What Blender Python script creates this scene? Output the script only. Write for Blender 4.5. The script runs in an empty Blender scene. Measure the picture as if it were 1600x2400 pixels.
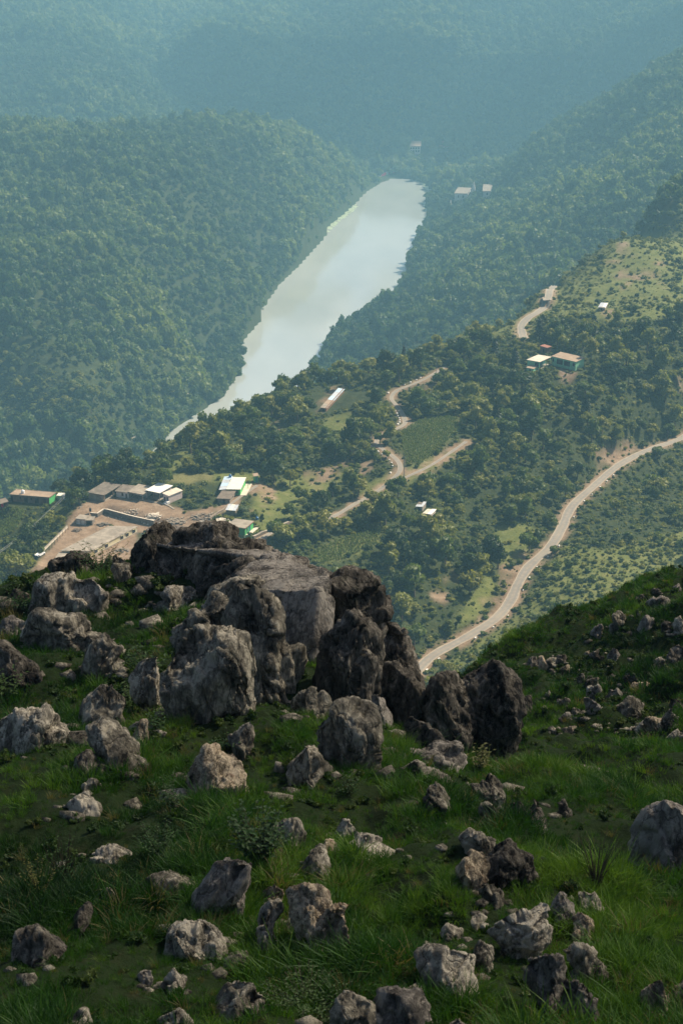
import bpy, bmesh, math, random
import numpy as np
from mathutils import Vector

random.seed(7)
rng = np.random.default_rng(7)
scene = bpy.context.scene
C = scene.collection

# ------------------------------------------------------------------ camera
PITCH = math.radians(22.0)
FPX = 2400 * 50.0 / 36.0            # focal length in photograph pixels
cam_data = bpy.data.cameras.new('camera')
cam_data.lens = 50.0
cam_data.sensor_width = 36.0
cam_data.sensor_fit = 'AUTO'
cam_data.clip_start = 0.5
cam_data.clip_end = 12000
cam_data.dof.use_dof = True
cam_data.dof.focus_distance = 420
cam_data.dof.aperture_fstop = 5.6
cam = bpy.data.objects.new('camera', cam_data)
C.objects.link(cam)
cam.location = (0, 0, 0)
cam.rotation_euler = (math.radians(90) - PITCH, 0, 0)
scene.camera = cam

# ------------------------------------------------------------------ light
SUN_EL = math.radians(44)
SUN_AZ = math.radians(52)           # clockwise from +Y (view direction) towards +X
to_sun = Vector((math.sin(SUN_AZ) * math.cos(SUN_EL), math.cos(SUN_AZ) * math.cos(SUN_EL), math.sin(SUN_EL)))
world = bpy.data.worlds.new('World')
scene.world = world
world.use_nodes = True
wn = world.node_tree
bgn = wn.nodes.get('Background') or wn.nodes.new('ShaderNodeBackground')
sky = wn.nodes.new('ShaderNodeTexSky')
sky.sky_type = 'NISHITA'
sky.sun_disc = False
sky.sun_elevation = SUN_EL
sky.sun_rotation = SUN_AZ
sky.altitude = 900
sky.air_density = 1.0
sky.dust_density = 5.0
sky.ozone_density = 1.0
wn.links.new(sky.outputs[0], bgn.inputs[0])
bgn.inputs[1].default_value = 0.058
wout = [n for n in wn.nodes if n.type == 'OUTPUT_WORLD']
wout = wout[0] if wout else wn.nodes.new('ShaderNodeOutputWorld')
wn.links.new(bgn.outputs[0], wout.inputs[0])

sun_data = bpy.data.lights.new('sun', 'SUN')
sun_data.energy = 5.0
sun_data.angle = math.radians(0.6)
sun_data.color = (1.0, 0.89, 0.71)
sun = bpy.data.objects.new('sun', sun_data)
C.objects.link(sun)
sun.rotation_euler = to_sun.to_track_quat('Z', 'Y').to_euler()
sun.location = (200, 300, 400)

scene.view_settings.view_transform = 'Standard'
scene.view_settings.look = 'None'
scene.view_settings.exposure = 0.85
scene.view_settings.gamma = 1.0
scene.view_settings.use_curve_mapping = False
scene.render.engine = 'CYCLES'
cy = scene.cycles
cy.max_bounces = 6
cy.diffuse_bounces = 2
cy.glossy_bounces = 2
cy.transmission_bounces = 3
cy.transparent_max_bounces = 4
cy.volume_bounces = 1
cy.use_denoising = True
try:
    cy.denoiser = 'OPENIMAGEDENOISE'
    cy.denoising_input_passes = 'RGB_ALBEDO_NORMAL'
except Exception:
    pass
cy.use_adaptive_sampling = False
cy.sample_clamp_indirect = 4.0

# ------------------------------------------------------------------ helpers
def link(o, parent=None):
    C.objects.link(o)
    if parent is not None:
        o.parent = parent
    return o

def tag(o, label=None, cat=None, group=None, kind=None):
    if label: o['label'] = label
    if cat: o['category'] = cat
    if group: o['group'] = group
    if kind: o['kind'] = kind
    return o

def empty(name, loc, rz=0.0):
    o = bpy.data.objects.new(name, None)
    o.empty_display_size = 0.5
    o.location = loc
    o.rotation_euler = (0, 0, rz)
    C.objects.link(o)
    return o

def mesh_np(name, v, f, m=None, smooth=False, attrs=None):
    """v (n,3) array, f (m,k) int array with k = 3 or 4, or a list of lists."""
    me = bpy.data.meshes.new(name)
    if isinstance(f, np.ndarray):
        k = f.shape[1]
        me.vertices.add(len(v))
        me.vertices.foreach_set('co', np.asarray(v, np.float32).ravel())
        me.loops.add(f.size)
        me.loops.foreach_set('vertex_index', f.astype(np.int32).ravel())
        me.polygons.add(len(f))
        me.polygons.foreach_set('loop_start', np.arange(0, f.size, k, dtype=np.int32))
        me.polygons.foreach_set('loop_total', np.full(len(f), k, np.int32))
        me.update(calc_edges=True)
    else:
        me.from_pydata([tuple(p) for p in v], [], f)
        me.update()
    if smooth:
        me.polygons.foreach_set('use_smooth', np.ones(len(me.polygons), bool))
    if attrs:
        for an, arr in attrs.items():
            a = me.attributes.new(an, 'FLOAT' if arr.ndim == 1 else 'FLOAT_VECTOR', 'POINT')
            a.data.foreach_set('value' if arr.ndim == 1 else 'vector', arr.astype(np.float32).ravel())
    if m is not None:
        me.materials.append(m)
    return me

def obj(name, me, parent=None, loc=None):
    o = bpy.data.objects.new(name, me)
    link(o, parent)
    if loc is not None: o.location = loc
    return o

# --- numpy noise
def _hash(ix, iy, iz, seed):
    n = (ix.astype(np.uint32) * np.uint32(374761393) + iy.astype(np.uint32) * np.uint32(668265263)
         + iz.astype(np.uint32) * np.uint32(2246822519) + np.uint32((seed * 3266489917) & 0xffffffff))
    n = (n ^ (n >> np.uint32(13))) * np.uint32(1274126177)
    n = n ^ (n >> np.uint32(16))
    return n.astype(np.float32) / np.float32(4294967295.0)

def vnoise(p, seed=0):
    """value noise in -1..1 at points p (n,3)."""
    p = np.asarray(p, np.float32)
    i = np.floor(p).astype(np.int64)
    f = p - i
    f = f * f * f * (f * (f * 6 - 15) + 10)
    x, y, z = i[:, 0], i[:, 1], i[:, 2]
    out = 0
    for dx in (0, 1):
        wx = f[:, 0] if dx else 1 - f[:, 0]
        for dy in (0, 1):
            wy = f[:, 1] if dy else 1 - f[:, 1]
            for dz in (0, 1):
                wz = f[:, 2] if dz else 1 - f[:, 2]
                out = out + wx * wy * wz * _hash(x + dx, y + dy, z + dz, seed)
    return out * 2 - 1

def fbm(p, octs=4, seed=0, gain=0.5, lac=2.03):
    a, s, t = 1.0, 0.0, 0.0
    p = np.asarray(p, np.float32)
    for k in range(octs):
        s = s + a * vnoise(p, seed + k * 17)
        t += a
        a *= gain
        p = p * lac + 3.7
    return s / t

def in_poly(x, y, poly):
    x = np.asarray(x, float); y = np.asarray(y, float)
    r = np.zeros(x.shape, bool)
    n = len(poly)
    for i in range(n):
        x0, y0 = poly[i]; x1, y1 = poly[(i + 1) % n]
        if y0 == y1: continue
        c = ((y0 > y) != (y1 > y)) & (x < (x1 - x0) * (y - y0) / (y1 - y0) + x0)
        r ^= c
    return r

def dist_poly(x, y, pts, closed=False):
    """distance to a polyline, and index of arc parameter (segment + t)."""
    best = np.full(np.shape(x), 1e9); bi = np.zeros(np.shape(x))
    n = len(pts)
    for i in range(n if closed else n - 1):
        ax, ay = pts[i][:2]; bx, by = pts[(i + 1) % n][:2]
        dx, dy = bx - ax, by - ay
        L = dx * dx + dy * dy + 1e-12
        t = np.clip(((x - ax) * dx + (y - ay) * dy) / L, 0, 1)
        d = np.hypot(x - ax - t * dx, y - ay - t * dy)
        m = d < best
        best = np.where(m, d, best); bi = np.where(m, i + t, bi)
    return best, bi

# --- photograph pixel <-> world rays from the camera position
cp_, sp_ = math.cos(PITCH), math.sin(PITCH)
def ray(px, py):
    """(x/Y, z/Y) of the line of sight through a photograph pixel."""
    a = (np.asarray(px, float) - 800) / FPX
    b = (1200 - np.asarray(py, float)) / FPX
    dy = cp_ + b * sp_
    return a / dy, (-sp_ + b * cp_) / dy

def project(x, y, z):
    d = y * cp_ - z * sp_
    return 800 + FPX * x / d, 1200 - FPX * (y * sp_ + z * cp_) / d

def P(px, py, z):
    """point of the horizontal plane z under a pixel."""
    u, w = ray(px, py)
    Y = z / w
    return Vector((float(u * Y), float(Y), float(z)))

def PY(px, py, Y):
    u, w = ray(px, py)
    return Vector((float(u * Y), float(Y), float(w * Y)))

# ------------------------------------------------------------------ materials
class NT:
    def __init__(s, name):
        s.m = bpy.data.materials.new(name); s.m.use_nodes = True
        s.t = s.m.node_tree; s.t.nodes.clear()
        s.out = s.t.nodes.new('ShaderNodeOutputMaterial')
    def n(s, typ, **kw):
        nd = s.t.nodes.new(typ)
        for k, v in kw.items():
            if k.startswith('i_'):
                nd.inputs[k[2:].replace('_', ' ')].default_value = v
            else:
                setattr(nd, k, v)
        return nd
    def l(s, a, b): s.t.links.new(a, b)
    def noise(s, vec, scale, detail=4, rough=0.55, dist=0.0):
        nd = s.n('ShaderNodeTexNoise')
        nd.inputs['Scale'].default_value = scale; nd.inputs['Detail'].default_value = detail
        nd.inputs['Roughness'].default_value = rough; nd.inputs['Distortion'].default_value = dist
        if vec is not None: s.l(vec, nd.inputs['Vector'])
        return nd.outputs['Fac']
    def ramp(s, fac, stops):
        nd = s.n('ShaderNodeValToRGB')
        cr = nd.color_ramp
        while len(cr.elements) < len(stops): cr.elements.new(0.5)
        for e, (p, c) in zip(cr.elements, stops):
            e.position = p
            e.color = (c, c, c, 1) if isinstance(c, (int, float)) else (*c, 1)
        s.l(fac, nd.inputs[0])
        return nd.outputs[0]
    def mix(s, fac, a, b, typ='MIX'):
        nd = s.n('ShaderNodeMix'); nd.data_type = 'RGBA'; nd.blend_type = typ
        for sock, v in ((nd.inputs[0], fac), (nd.inputs[6], a), (nd.inputs[7], b)):
            if isinstance(v, (int, float)): sock.default_value = v
            elif isinstance(v, tuple): sock.default_value = (*v, 1)
            else: s.l(v, sock)
        return nd.outputs[2]
    def math(s, op, a, b=0.0):
        nd = s.n('ShaderNodeMath'); nd.operation = op
        for sock, v in ((nd.inputs[0], a), (nd.inputs[1], b)):
            if isinstance(v, (int, float)): sock.default_value = v
            else: s.l(v, sock)
        return nd.outputs[0]
    def pos(s): return s.n('ShaderNodeNewGeometry').outputs['Position']
    def objc(s): return s.n('ShaderNodeTexCoord').outputs['Object']
    def attr(s, name, inst=False):
        nd = s.n('ShaderNodeAttribute'); nd.attribute_name = name
        if inst: nd.attribute_type = 'INSTANCER'
        return nd
    def bump(s, h, strength=0.5, dist=0.1):
        nd = s.n('ShaderNodeBump'); nd.inputs['Strength'].default_value = strength; nd.inputs['Distance'].default_value = dist
        s.l(h, nd.inputs['Height'])
        return nd.outputs['Normal']
    def principled(s, col, rough=0.8, spec=0.25, normal=None, metal=0.0):
        b = s.n('ShaderNodeBsdfPrincipled')
        for k, v in (('Base Color', col), ('Roughness', rough), ('Specular IOR Level', spec), ('Metallic', metal)):
            if isinstance(v, (int, float)): b.inputs[k].default_value = v
            elif isinstance(v, tuple): b.inputs[k].default_value = (*v, 1)
            else: s.l(v, b.inputs[k])
        if normal is not None: s.l(normal, b.inputs['Normal'])
        s.l(b.outputs[0], s.out.inputs[0])
        return b

def leaf_mat(name, c0, c1, c2, inst, transl=0.42, scale=0.6, dry=None):
    t = NT(name)
    if inst:
        r = t.attr('tint', True).outputs['Fac']
    else:
        r = t.n('ShaderNodeObjectInfo').outputs['Random']
    col = t.ramp(r, [(0.0, c0), (0.5, c1), (1.0, c2)])
    if dry: col = t.mix(t.ramp(r, [(0.955, 0.0), (0.965, 1.0)]), col, dry)
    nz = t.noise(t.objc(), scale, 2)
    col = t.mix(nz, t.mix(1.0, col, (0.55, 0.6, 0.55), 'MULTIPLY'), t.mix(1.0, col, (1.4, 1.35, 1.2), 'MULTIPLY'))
    b = t.principled(col, 0.55, 0.25)
    tr = t.n('ShaderNodeBsdfTranslucent'); t.l(t.mix(1.0, col, (1.15, 1.2, 0.6), 'MULTIPLY'), tr.inputs[0])
    mx = t.n('ShaderNodeMixShader'); mx.inputs[0].default_value = transl
    t.l(b.outputs[0], mx.inputs[1]); t.l(tr.outputs[0], mx.inputs[2]); t.l(mx.outputs[0], t.out.inputs[0])
    return t.m

def plain_mat(name, c, rough=0.8, var=0.25, scale=1.5, dirt=None, spec=0.2, bump=0.0, metal=0.0):
    t = NT(name)
    n1 = t.noise(t.pos(), scale, 6, 0.65)
    col = t.mix(t.ramp(n1, [(0.3, 0.0), (0.7, 1.0)]), tuple(x * (1 - var) for x in c), tuple(min(1, x * (1 + var * 0.6)) for x in c))
    if dirt:
        n2 = t.noise(t.pos(), scale * 0.37, 8, 0.7, 0.6)
        col = t.mix(t.ramp(n2, [(0.45, 0.0), (0.68, 0.85)]), col, dirt)
    t.principled(col, rough, spec, t.bump(n1, 0.4, bump) if bump else None, metal)
    return t.m

def rock_mat(name, light=(0.42, 0.375, 0.285), dark=(0.022, 0.021, 0.018), rust=0.0, sc=1.0, stretch=(1, 1, 0.38), bias=0.0):
    t = NT(name)
    mp = t.n('ShaderNodeMapping'); t.l(t.pos(), mp.inputs[0]); mp.inputs['Scale'].default_value = stretch
    mp.inputs['Rotation'].default_value = (0.25, 0.35, 0.2)
    p = mp.outputs[0]
    a = t.noise(p, 1.1 * sc, 10, 0.68, 0.4)
    b = t.noise(p, 4.5 * sc, 9, 0.72, 0.3)
    c = t.noise(p, 12.0 * sc, 6, 0.75)
    s1 = t.math('ADD', t.math('MULTIPLY', a, 0.75), t.math('ADD', t.math('MULTIPLY', b, 0.8), t.math('MULTIPLY', c, 0.6)))
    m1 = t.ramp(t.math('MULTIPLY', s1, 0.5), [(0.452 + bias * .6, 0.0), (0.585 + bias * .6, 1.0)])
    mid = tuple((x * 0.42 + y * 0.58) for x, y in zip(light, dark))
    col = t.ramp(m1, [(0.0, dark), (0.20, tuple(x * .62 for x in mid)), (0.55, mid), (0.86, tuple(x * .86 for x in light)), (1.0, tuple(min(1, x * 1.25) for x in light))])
    if rust > 0:
        d = t.noise(p, 2.2 * sc, 6, 0.7, 0.8)
        col = t.mix(t.ramp(d, [(0.5, 0.0), (0.72, rust)]), col, (0.16, 0.075, 0.032))
    # moss film
    e = t.noise(p, 1.7 * sc, 7, 0.7)
    col = t.mix(t.ramp(e, [(0.58, 0.0), (0.75, 0.55)]), col, (0.05, 0.06, 0.022))
    # narrow cracks
    vo = t.n('ShaderNodeTexVoronoi'); vo.feature = 'DISTANCE_TO_EDGE'; vo.inputs['Scale'].default_value = 1.3 * sc
    vd = t.n('ShaderNodeVectorMath'); vd.operation = 'ADD'
    nz = t.n('ShaderNodeTexNoise'); nz.inputs['Scale'].default_value = 3 * sc; nz.inputs['Detail'].default_value = 5; t.l(p, nz.inputs['Vector'])
    vs = t.n('ShaderNodeVectorMath'); vs.operation = 'SCALE'; vs.inputs['Scale'].default_value = 0.7; t.l(nz.outputs['Color'], vs.inputs[0])
    t.l(p, vd.inputs[0]); t.l(vs.outputs[0], vd.inputs[1]); t.l(vd.outputs[0], vo.inputs['Vector'])
    crack = t.ramp(vo.outputs['Distance'], [(0.0, 0.0), (0.05, 1.0)])
    col = t.mix(t.ramp(vo.outputs['Distance'], [(0.0, 0.8), (0.022, 0.0)]), col, tuple(x * .7 for x in dark))
    h = t.math('ADD', t.math('MULTIPLY', s1, 0.55), t.math('MULTIPLY', crack, 0.12))
    t.principled(col, 0.9, 0.15, t.bump(h, 1.0, 0.26 / sc))
    return t.m

M = {}
M['rock'] = rock_mat('limestone')
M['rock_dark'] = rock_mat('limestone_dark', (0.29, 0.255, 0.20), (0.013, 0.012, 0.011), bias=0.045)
M['rock_pale'] = rock_mat('limestone_pale', (0.52, 0.465, 0.36), (0.028, 0.026, 0.023), bias=-0.03, sc=1.3)
M['rock_rust'] = rock_mat('limestone_rusty', (0.50, 0.41, 0.285), (0.024, 0.02, 0.016), rust=0.85, sc=2.0, bias=-0.04)
M['rock_grey'] = rock_mat('limestone_grey', (0.32, 0.285, 0.235), (0.055, 0.05, 0.045), sc=1.2, bias=-0.05)
M['soil_fg'] = None
# ================================================================== TERRAIN
S = 1.3                              # valley scale: metres per traced unit of distance
ZL = -300.0 * S                      # lake level

class Surf:
    """heightfield over (u = x/Y, ln Y), so that a sight line keeps one u."""
    def __init__(s, us, ws, z):
        s.us, s.ws, s.z = us, ws, z
    def at(s, x, y):
        x = np.asarray(x, float); y = np.maximum(np.asarray(y, float), 0.5)
        u = x / y; w = np.log(y)
        i = np.clip(np.searchsorted(s.us, u) - 1, 0, len(s.us) - 2)
        j = np.clip((w - s.ws[0]) / (s.ws[1] - s.ws[0]), 0, len(s.ws) - 1.001)
        fu = np.clip((u - s.us[i]) / (s.us[i + 1] - s.us[i]), 0, 1)
        j0 = j.astype(int); fw = j - j0
        z = s.z
        return ((z[j0, i] * (1 - fu) + z[j0, i + 1] * fu) * (1 - fw) + (z[j0 + 1, i] * (1 - fu) + z[j0 + 1, i + 1] * fu) * fw)
    def hit(s, px, py, ymin=None):
        px = np.atleast_1d(np.asarray(px, float)); py = np.atleast_1d(np.asarray(py, float))
        u, q = ray(px, py)
        w = np.linspace(s.ws[0] if ymin is None else math.log(ymin), s.ws[-1] - 1e-6, 1600)
        Y = np.exp(w)
        out = np.zeros((len(px), 3))
        for k in range(len(px)):
            zt = s.at(u[k] * Y, Y)
            below = np.nonzero(q[k] * Y <= zt)[0]
            j = below[0] if len(below) else len(Y) - 1
            if j > 0:
                a0 = q[k] * Y[j - 1] - zt[j - 1]; a1 = q[k] * Y[j] - zt[j]
                f = a0 / (a0 - a1) if a0 > a1 else 1
                yy = Y[j - 1] + f * (Y[j] - Y[j - 1])
            else: yy = Y[0]
            out[k] = (u[k] * yy, yy, float(s.at(u[k] * yy, yy)))
        return out
    def hit1(s, px, py, ymin=None): return Vector(s.hit([px], [py], ymin)[0])

def tps_fit(U, W, Z, lam=1e-3):
    n = len(U)
    d = np.hypot(U[:, None] - U[None], W[:, None] - W[None])
    K = np.where(d > 0, d * d * np.log(d + 1e-12), 0)
    A = np.zeros((n + 3, n + 3)); A[:n, :n] = K + lam * np.eye(n)
    A[:n, n] = 1; A[:n, n + 1] = U; A[:n, n + 2] = W
    A[n, :n] = 1; A[n + 1, :n] = U; A[n + 2, :n] = W
    return np.linalg.solve(A, np.concatenate([Z, np.zeros(3)]))
def tps_eval(c, U, W, u, w):
    sh = u.shape; u = u.ravel(); w = w.ravel(); out = np.zeros(len(u)); n = len(U)
    for a in range(0, len(u), 20000):
        d = np.hypot(u[a:a + 20000, None] - U[None], w[a:a + 20000, None] - W[None])
        out[a:a + 20000] = (d * d * np.log(d + 1e-12)) @ c[:n] + c[n] + c[n + 1] * u[a:a + 20000] + c[n + 2] * w[a:a + 20000]
    return out.reshape(sh)

UK = 2.2                             # weight of the lateral axis in the fit
def build_surf(pts, us, ws, lam=1e-3, uclip=0.29):
    pts = np.array(pts, float)
    U, W, Z = pts[:, 0] / pts[:, 1] * UK, np.log(pts[:, 1]), pts[:, 2]
    c = tps_fit(U, W, Z, lam)
    uu, ww = np.meshgrid(np.clip(us, -uclip, uclip) * UK, ws)
    return tps_eval(c, U, W, uu, ww)

# ---- control points: (px, py, distance) on visible ground; z follows from the sight line
def cps(rows):
    out = []
    for r in rows:
        v = PY(r[0], r[1], r[2] * S); out.append(tuple(v))
    return out
def cpz(rows):
    """(px of a column, distance, z) for ground that nothing shows"""
    out = []
    for px, Y, z in rows:
        out.append(((px - 800) / FPX / cp_ * 1.03 * Y * S, Y * S, z * S))
    return out

LAKE_L = [(350, 1062), (378, 1040), (408, 1006), (468, 964), (525, 928), (568, 872), (566, 800), (607, 752), (612, 720), (652, 668),
          (700, 620), (757, 558), (768, 528), (812, 494), (850, 454), (870, 440), (892, 428), (920, 419)]
LAKE_R = [(955, 419), (988, 428), (1010, 440), (1016, 452), (1000, 470), (1003, 500), (985, 545), (965, 600), (955, 640), (925, 690), (870, 730),
          (800, 760), (770, 800), (740, 860), (720, 910), (640, 960), (520, 1030), (400, 1090)]
LAKE_PX = LAKE_L + LAKE_R
LAKE_W = [tuple(P(px, py, ZL))[:2] for px, py in LAKE_PX]

mid_rows = [  # the ridge with the village and the roads
    (0, 1215, 445), (0, 1300, 400), (90, 1170, 440), (150, 1172, 435), (120, 1250, 405), (60, 1340, 372), (30, 1400, 352),
    (250, 1170, 425), (300, 1250, 395), (380, 1185, 420), (200, 1330, 362), (450, 1230, 402), (450, 1130, 440),
    (560, 1250, 392), (560, 1170, 425), (600, 1110, 450), (660, 1200, 415), (700, 1300, 378), (300, 1105, 448), (420, 1060, 470),
    (530, 1000, 510), (680, 915, 570), (640, 1020, 495), (760, 960, 530), (740, 1100, 460), (820, 890, 590), (850, 1000, 500),
    (830, 1180, 425), (930, 1080, 458), (930, 960, 525), (960, 850, 600), (1000, 990, 505), (1000, 1190, 425), (900, 1330, 380),
    (1090, 830, 600), (1090, 1030, 482), (1100, 920, 545), (1100, 1200, 432), (1050, 1400, 372), (1000, 1500, 352),
    (980, 1570, 338), (1100, 1490, 358), (1180, 1420, 375), (1230, 1330, 398), (1290, 1270, 415), (1340, 1190, 445), (1440, 1095, 490),
    (1490, 1065, 508), (1600, 1020, 540), (1220, 1180, 438), (1230, 1050, 485), (1350, 1050, 485), (1290, 870, 545), (1240, 775, 605), (1225, 762, 622), (1240, 742, 640), (1262, 727, 655), (1285, 690, 685), (1304, 662, 708), (1150, 778, 625), (1237, 695, 700), (1318, 648, 735),
    (1275, 715, 660), (1310, 670, 700), (1330, 640, 725), (1430, 575, 760), (1470, 640, 690), (1590, 575, 760), (1560, 680, 655), (1400, 740, 615),
    (1450, 850, 560), (1580, 850, 565), (1450, 960, 520), (1590, 950, 545),
    (1400, 1260, 415), (1500, 1200, 445), (1590, 1150, 470), (1500, 1320, 398), (1590, 1280, 415), (1350, 1420, 365), (1250, 1500, 345),
    (1100, 1600, 322), (1500, 1500, 335), (600, 1400, 345), (800, 1550, 310), (200, 1550, 300), (1590, 1650, 290)]
far_rows = [
    # left forested hill
    (0, 1120, 760), (100, 1060, 790), (200, 1000, 800), (100, 800, 870), (400, 800, 985), (300, 600, 1090), (500, 520, 1260), (700, 450, 1480),
    (100, 500, 1150), (0, 620, 1000), (0, 300, 1480), (120, 305, 1500), (250, 305, 1560), (380, 295, 1600), (530, 285, 1630), (620, 300, 1660), (700, 325, 1700),
    (800, 385, 1760), (860, 420, 1830), (600, 650, 1200), (470, 900, 1000),
    # right forested hill with its crest
    (1620, 120, 1660), (1490, 190, 1680), (1350, 275, 1710), (1200, 385, 1740), (1060, 480, 1730), (1300, 500, 1300), (1100, 650, 1160),
    (1500, 470, 1180), (1000, 800, 1020), (900, 850, 980), (1200, 700, 1040), (1400, 400, 1480), (1050, 560, 1430),
    (1620, 440, 900), (1500, 525, 905),
    # far mountain
    (400, 240, 2150), (400, 100, 2480), (400, 0, 2750), (700, 250, 2150), (700, 100, 2500), (700, 0, 2750), (900, 330, 2060), (900, 150, 2400),
    (900, 0, 2780), (1150, 330, 2100), (1150, 120, 2450), (1150, 0, 2750), (1400, 150, 2300), (1400, 0, 2680), (1600, 0, 2500), (1600, 60, 2250),
    (0, 180, 1990), (0, 60, 2250), (0, 0, 2420), (200, 120, 2100), (200, 0, 2500), (480, 60, 2350), (330, 190, 2080)]
hid_rows = [  # ground behind crests (column, distance, z)
    (0, 540, -225), (0, 640, -275), (200, 520, -215), (200, 640, -280), (400, 590, -235), (400, 720, -285), (550, 640, -250), (550, 760, -290), (700, 680, -260), (700, 800, -296),
    (850, 710, -260), (850, 820, -290), (960, 720, -262), (960, 830, -285), (1090, 720, -250), (1090, 830, -275), (1250, 790, -215), (1250, 900, -265),
    (1400, 860, -205), (1400, 960, -240), (1600, 840, -172), (1600, 1010, -205),
    (0, 1680, -225), (250, 1760, -235), (500, 1850, -245), (700, 1920, -262), (850, 1980, -285), (940, 1960, -297), (1030, 1920, -292),
    (1200, 1930, -270), (1400, 1930, -225), (1600, 1880, -165), (1600, 2020, -160),
    (0, 3100, -70), (400, 3200, -65), (800, 3200, -70), (1200, 3150, -70), (1600, 3000, -60), (0, 4200, -110), (800, 4400, -110), (1600, 4200, -100),
    (0, 200, -175), (400, 200, -175), (800, 200, -178), (1200, 200, -178), (1600, 200, -175), (0, 270, -172), (1000, 290, -182), (1600, 260, -180)]
lake_rows = [(px, py) for px, py in LAKE_PX]
pts = cps(mid_rows + far_rows) + cpz(hid_rows)
pts += [tuple(P(px, py, ZL)) for px, py in LAKE_PX[::2]]
pts += [(*tuple(P(px, py, ZL))[:2], ZL - 14) for px, py in ((430, 1010), (600, 850), (690, 740), (760, 650), (850, 560), (910, 480), (950, 440))]

us = np.concatenate([np.linspace(-0.62, -0.30, 14, endpoint=False), np.linspace(-0.30, 0.30, 241), np.linspace(0.30, 0.62, 15)[1:]])
ws = np.linspace(math.log(170), math.log(4400 * S), 800)
Zv = build_surf(pts, us, ws)
UU, WW = np.meshgrid(us, ws); YY = np.exp(WW); XX = UU * YY
flat3 = lambda s: np.stack([XX.ravel() / s, YY.ravel() / s, np.zeros(XX.size)], 1)
relief = fbm(flat3(150), 4, 3).reshape(XX.shape) * np.clip((YY - 700) / 900, 0, 1) * 16
relief += fbm(flat3(38), 3, 5).reshape(XX.shape) * np.clip((YY - 330) / 300, 0, 1) * 3.2
relief += fbm(flat3(9), 3, 9).reshape(XX.shape) * 0.7
Zv = Zv + relief

# the lake keeps its traced shore
dl, _ = dist_poly(XX, YY, LAKE_W, True)
inl = in_poly(XX, YY, LAKE_W)
Zv = np.where(inl, np.minimum(Zv, ZL - 0.4 - np.minimum(dl * 0.25, 12)), Zv)
far = (YY > 720 * S) & ~inl
Zv = np.where(far, np.maximum(Zv, ZL + 0.5 + np.minimum(dl * 0.12, 6)), Zv)
valley = Surf(us, ws, Zv)

# ---- level pads for yards and houses:  (polygon in pixels, unscaled z)
def pad(poly_px, z, blend=7.0):
    w = [tuple(P(a, b, z))[:2] for a, b in poly_px]
    d, _ = dist_poly(XX, YY, w, True)
    k = np.where(in_poly(XX, YY, w), 1.0, np.clip(1 - d / blend, 0, 1))
    k = k * k * (3 - 2 * k)
    valley.z[:] = valley.z * (1 - k) + z * k
def padz(px, py):
    return float(valley.hit1(px, py).z)

ZA = padz(300, 1190)                 # upper village yard
pad([(170, 1200), (200, 1160), (340, 1150), (430, 1165), (430, 1200), (360, 1228), (310, 1212), (243, 1198), (229, 1208)], ZA)
ZB = ZA - 2.6                        # lower yard with the long building
pad([(95, 1310), (150, 1235), (229, 1216), (250, 1206), (310, 1222), (370, 1238), (330, 1262), (230, 1325), (120, 1335)], ZB, 5)
ZC = padz(75, 1180);  pad([(10, 1183), (120, 1190), (175, 1172), (140, 1160), (40, 1165)], ZC)
ZD = padz(550, 1160); pad([(500, 1182), (545, 1188), (606, 1132), (612, 1120), (560, 1125), (510, 1160)], ZD)
ZE = padz(565, 1250); pad([(520, 1255), (575, 1264), (612, 1240), (560, 1225)], ZE)
ZF = padz(1290, 868); pad([(1228, 868), (1262, 874), (1292, 862), (1350, 876), (1366, 856), (1300, 838), (1262, 845)], ZF)
ZG = padz(995, 1208); pad([(972, 1200), (992, 1216), (1026, 1208), (1004, 1186)], ZG, 4)
ZH = padz(780, 950);  pad([(748, 966), (775, 966), (815, 918), (808, 908)], ZH, 4)

# ---- roads: trace, drape, smooth, cut the ground to them
def catmull(pts, step):
    pts = [np.array(p, float) for p in pts]
    q = [2 * pts[0] - pts[1]] + pts + [2 * pts[-1] - pts[-2]]
    out = []
    for i in range(1, len(q) - 2):
        n = max(2, int(np.linalg.norm(q[i + 1] - q[i]) / step))
        for k in range(n):
            t = k / n
            out.append(0.5 * ((2 * q[i]) + (-q[i - 1] + q[i + 1]) * t + (2 * q[i - 1] - 5 * q[i] + 4 * q[i + 1] - q[i + 2]) * t * t
                              + (-q[i - 1] + 3 * q[i] - 3 * q[i + 1] + q[i + 2]) * t ** 3))
    out.append(pts[-1])
    return np.array(out)

ROADS = {}
def road(name, px, width, blend=7.0, smooth=14, step=2.0, ymin=300):
    base = valley.hit([p[0] for p in px], [p[1] for p in px], ymin)
    c = catmull(base, step)
    z = c[:, 2].copy()
    for _ in range(smooth):
        z[1:-1] = (z[:-2] + z[1:-1] * 2 + z[2:]) / 4
    # keep the line of sight of every point while its height is smoothed
    c[:, 2] = z
    d, par = dist_poly(XX, YY, c)
    zi = np.interp(par, np.arange(len(c)), z)
    k = np.clip(1 - (d - width * 0.75) / blend, 0, 1); k = k * k * (3 - 2 * k)
    valley.z[:] = valley.z * (1 - k) + zi * k
    ROADS[name] = (c, width)
    return c

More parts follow.
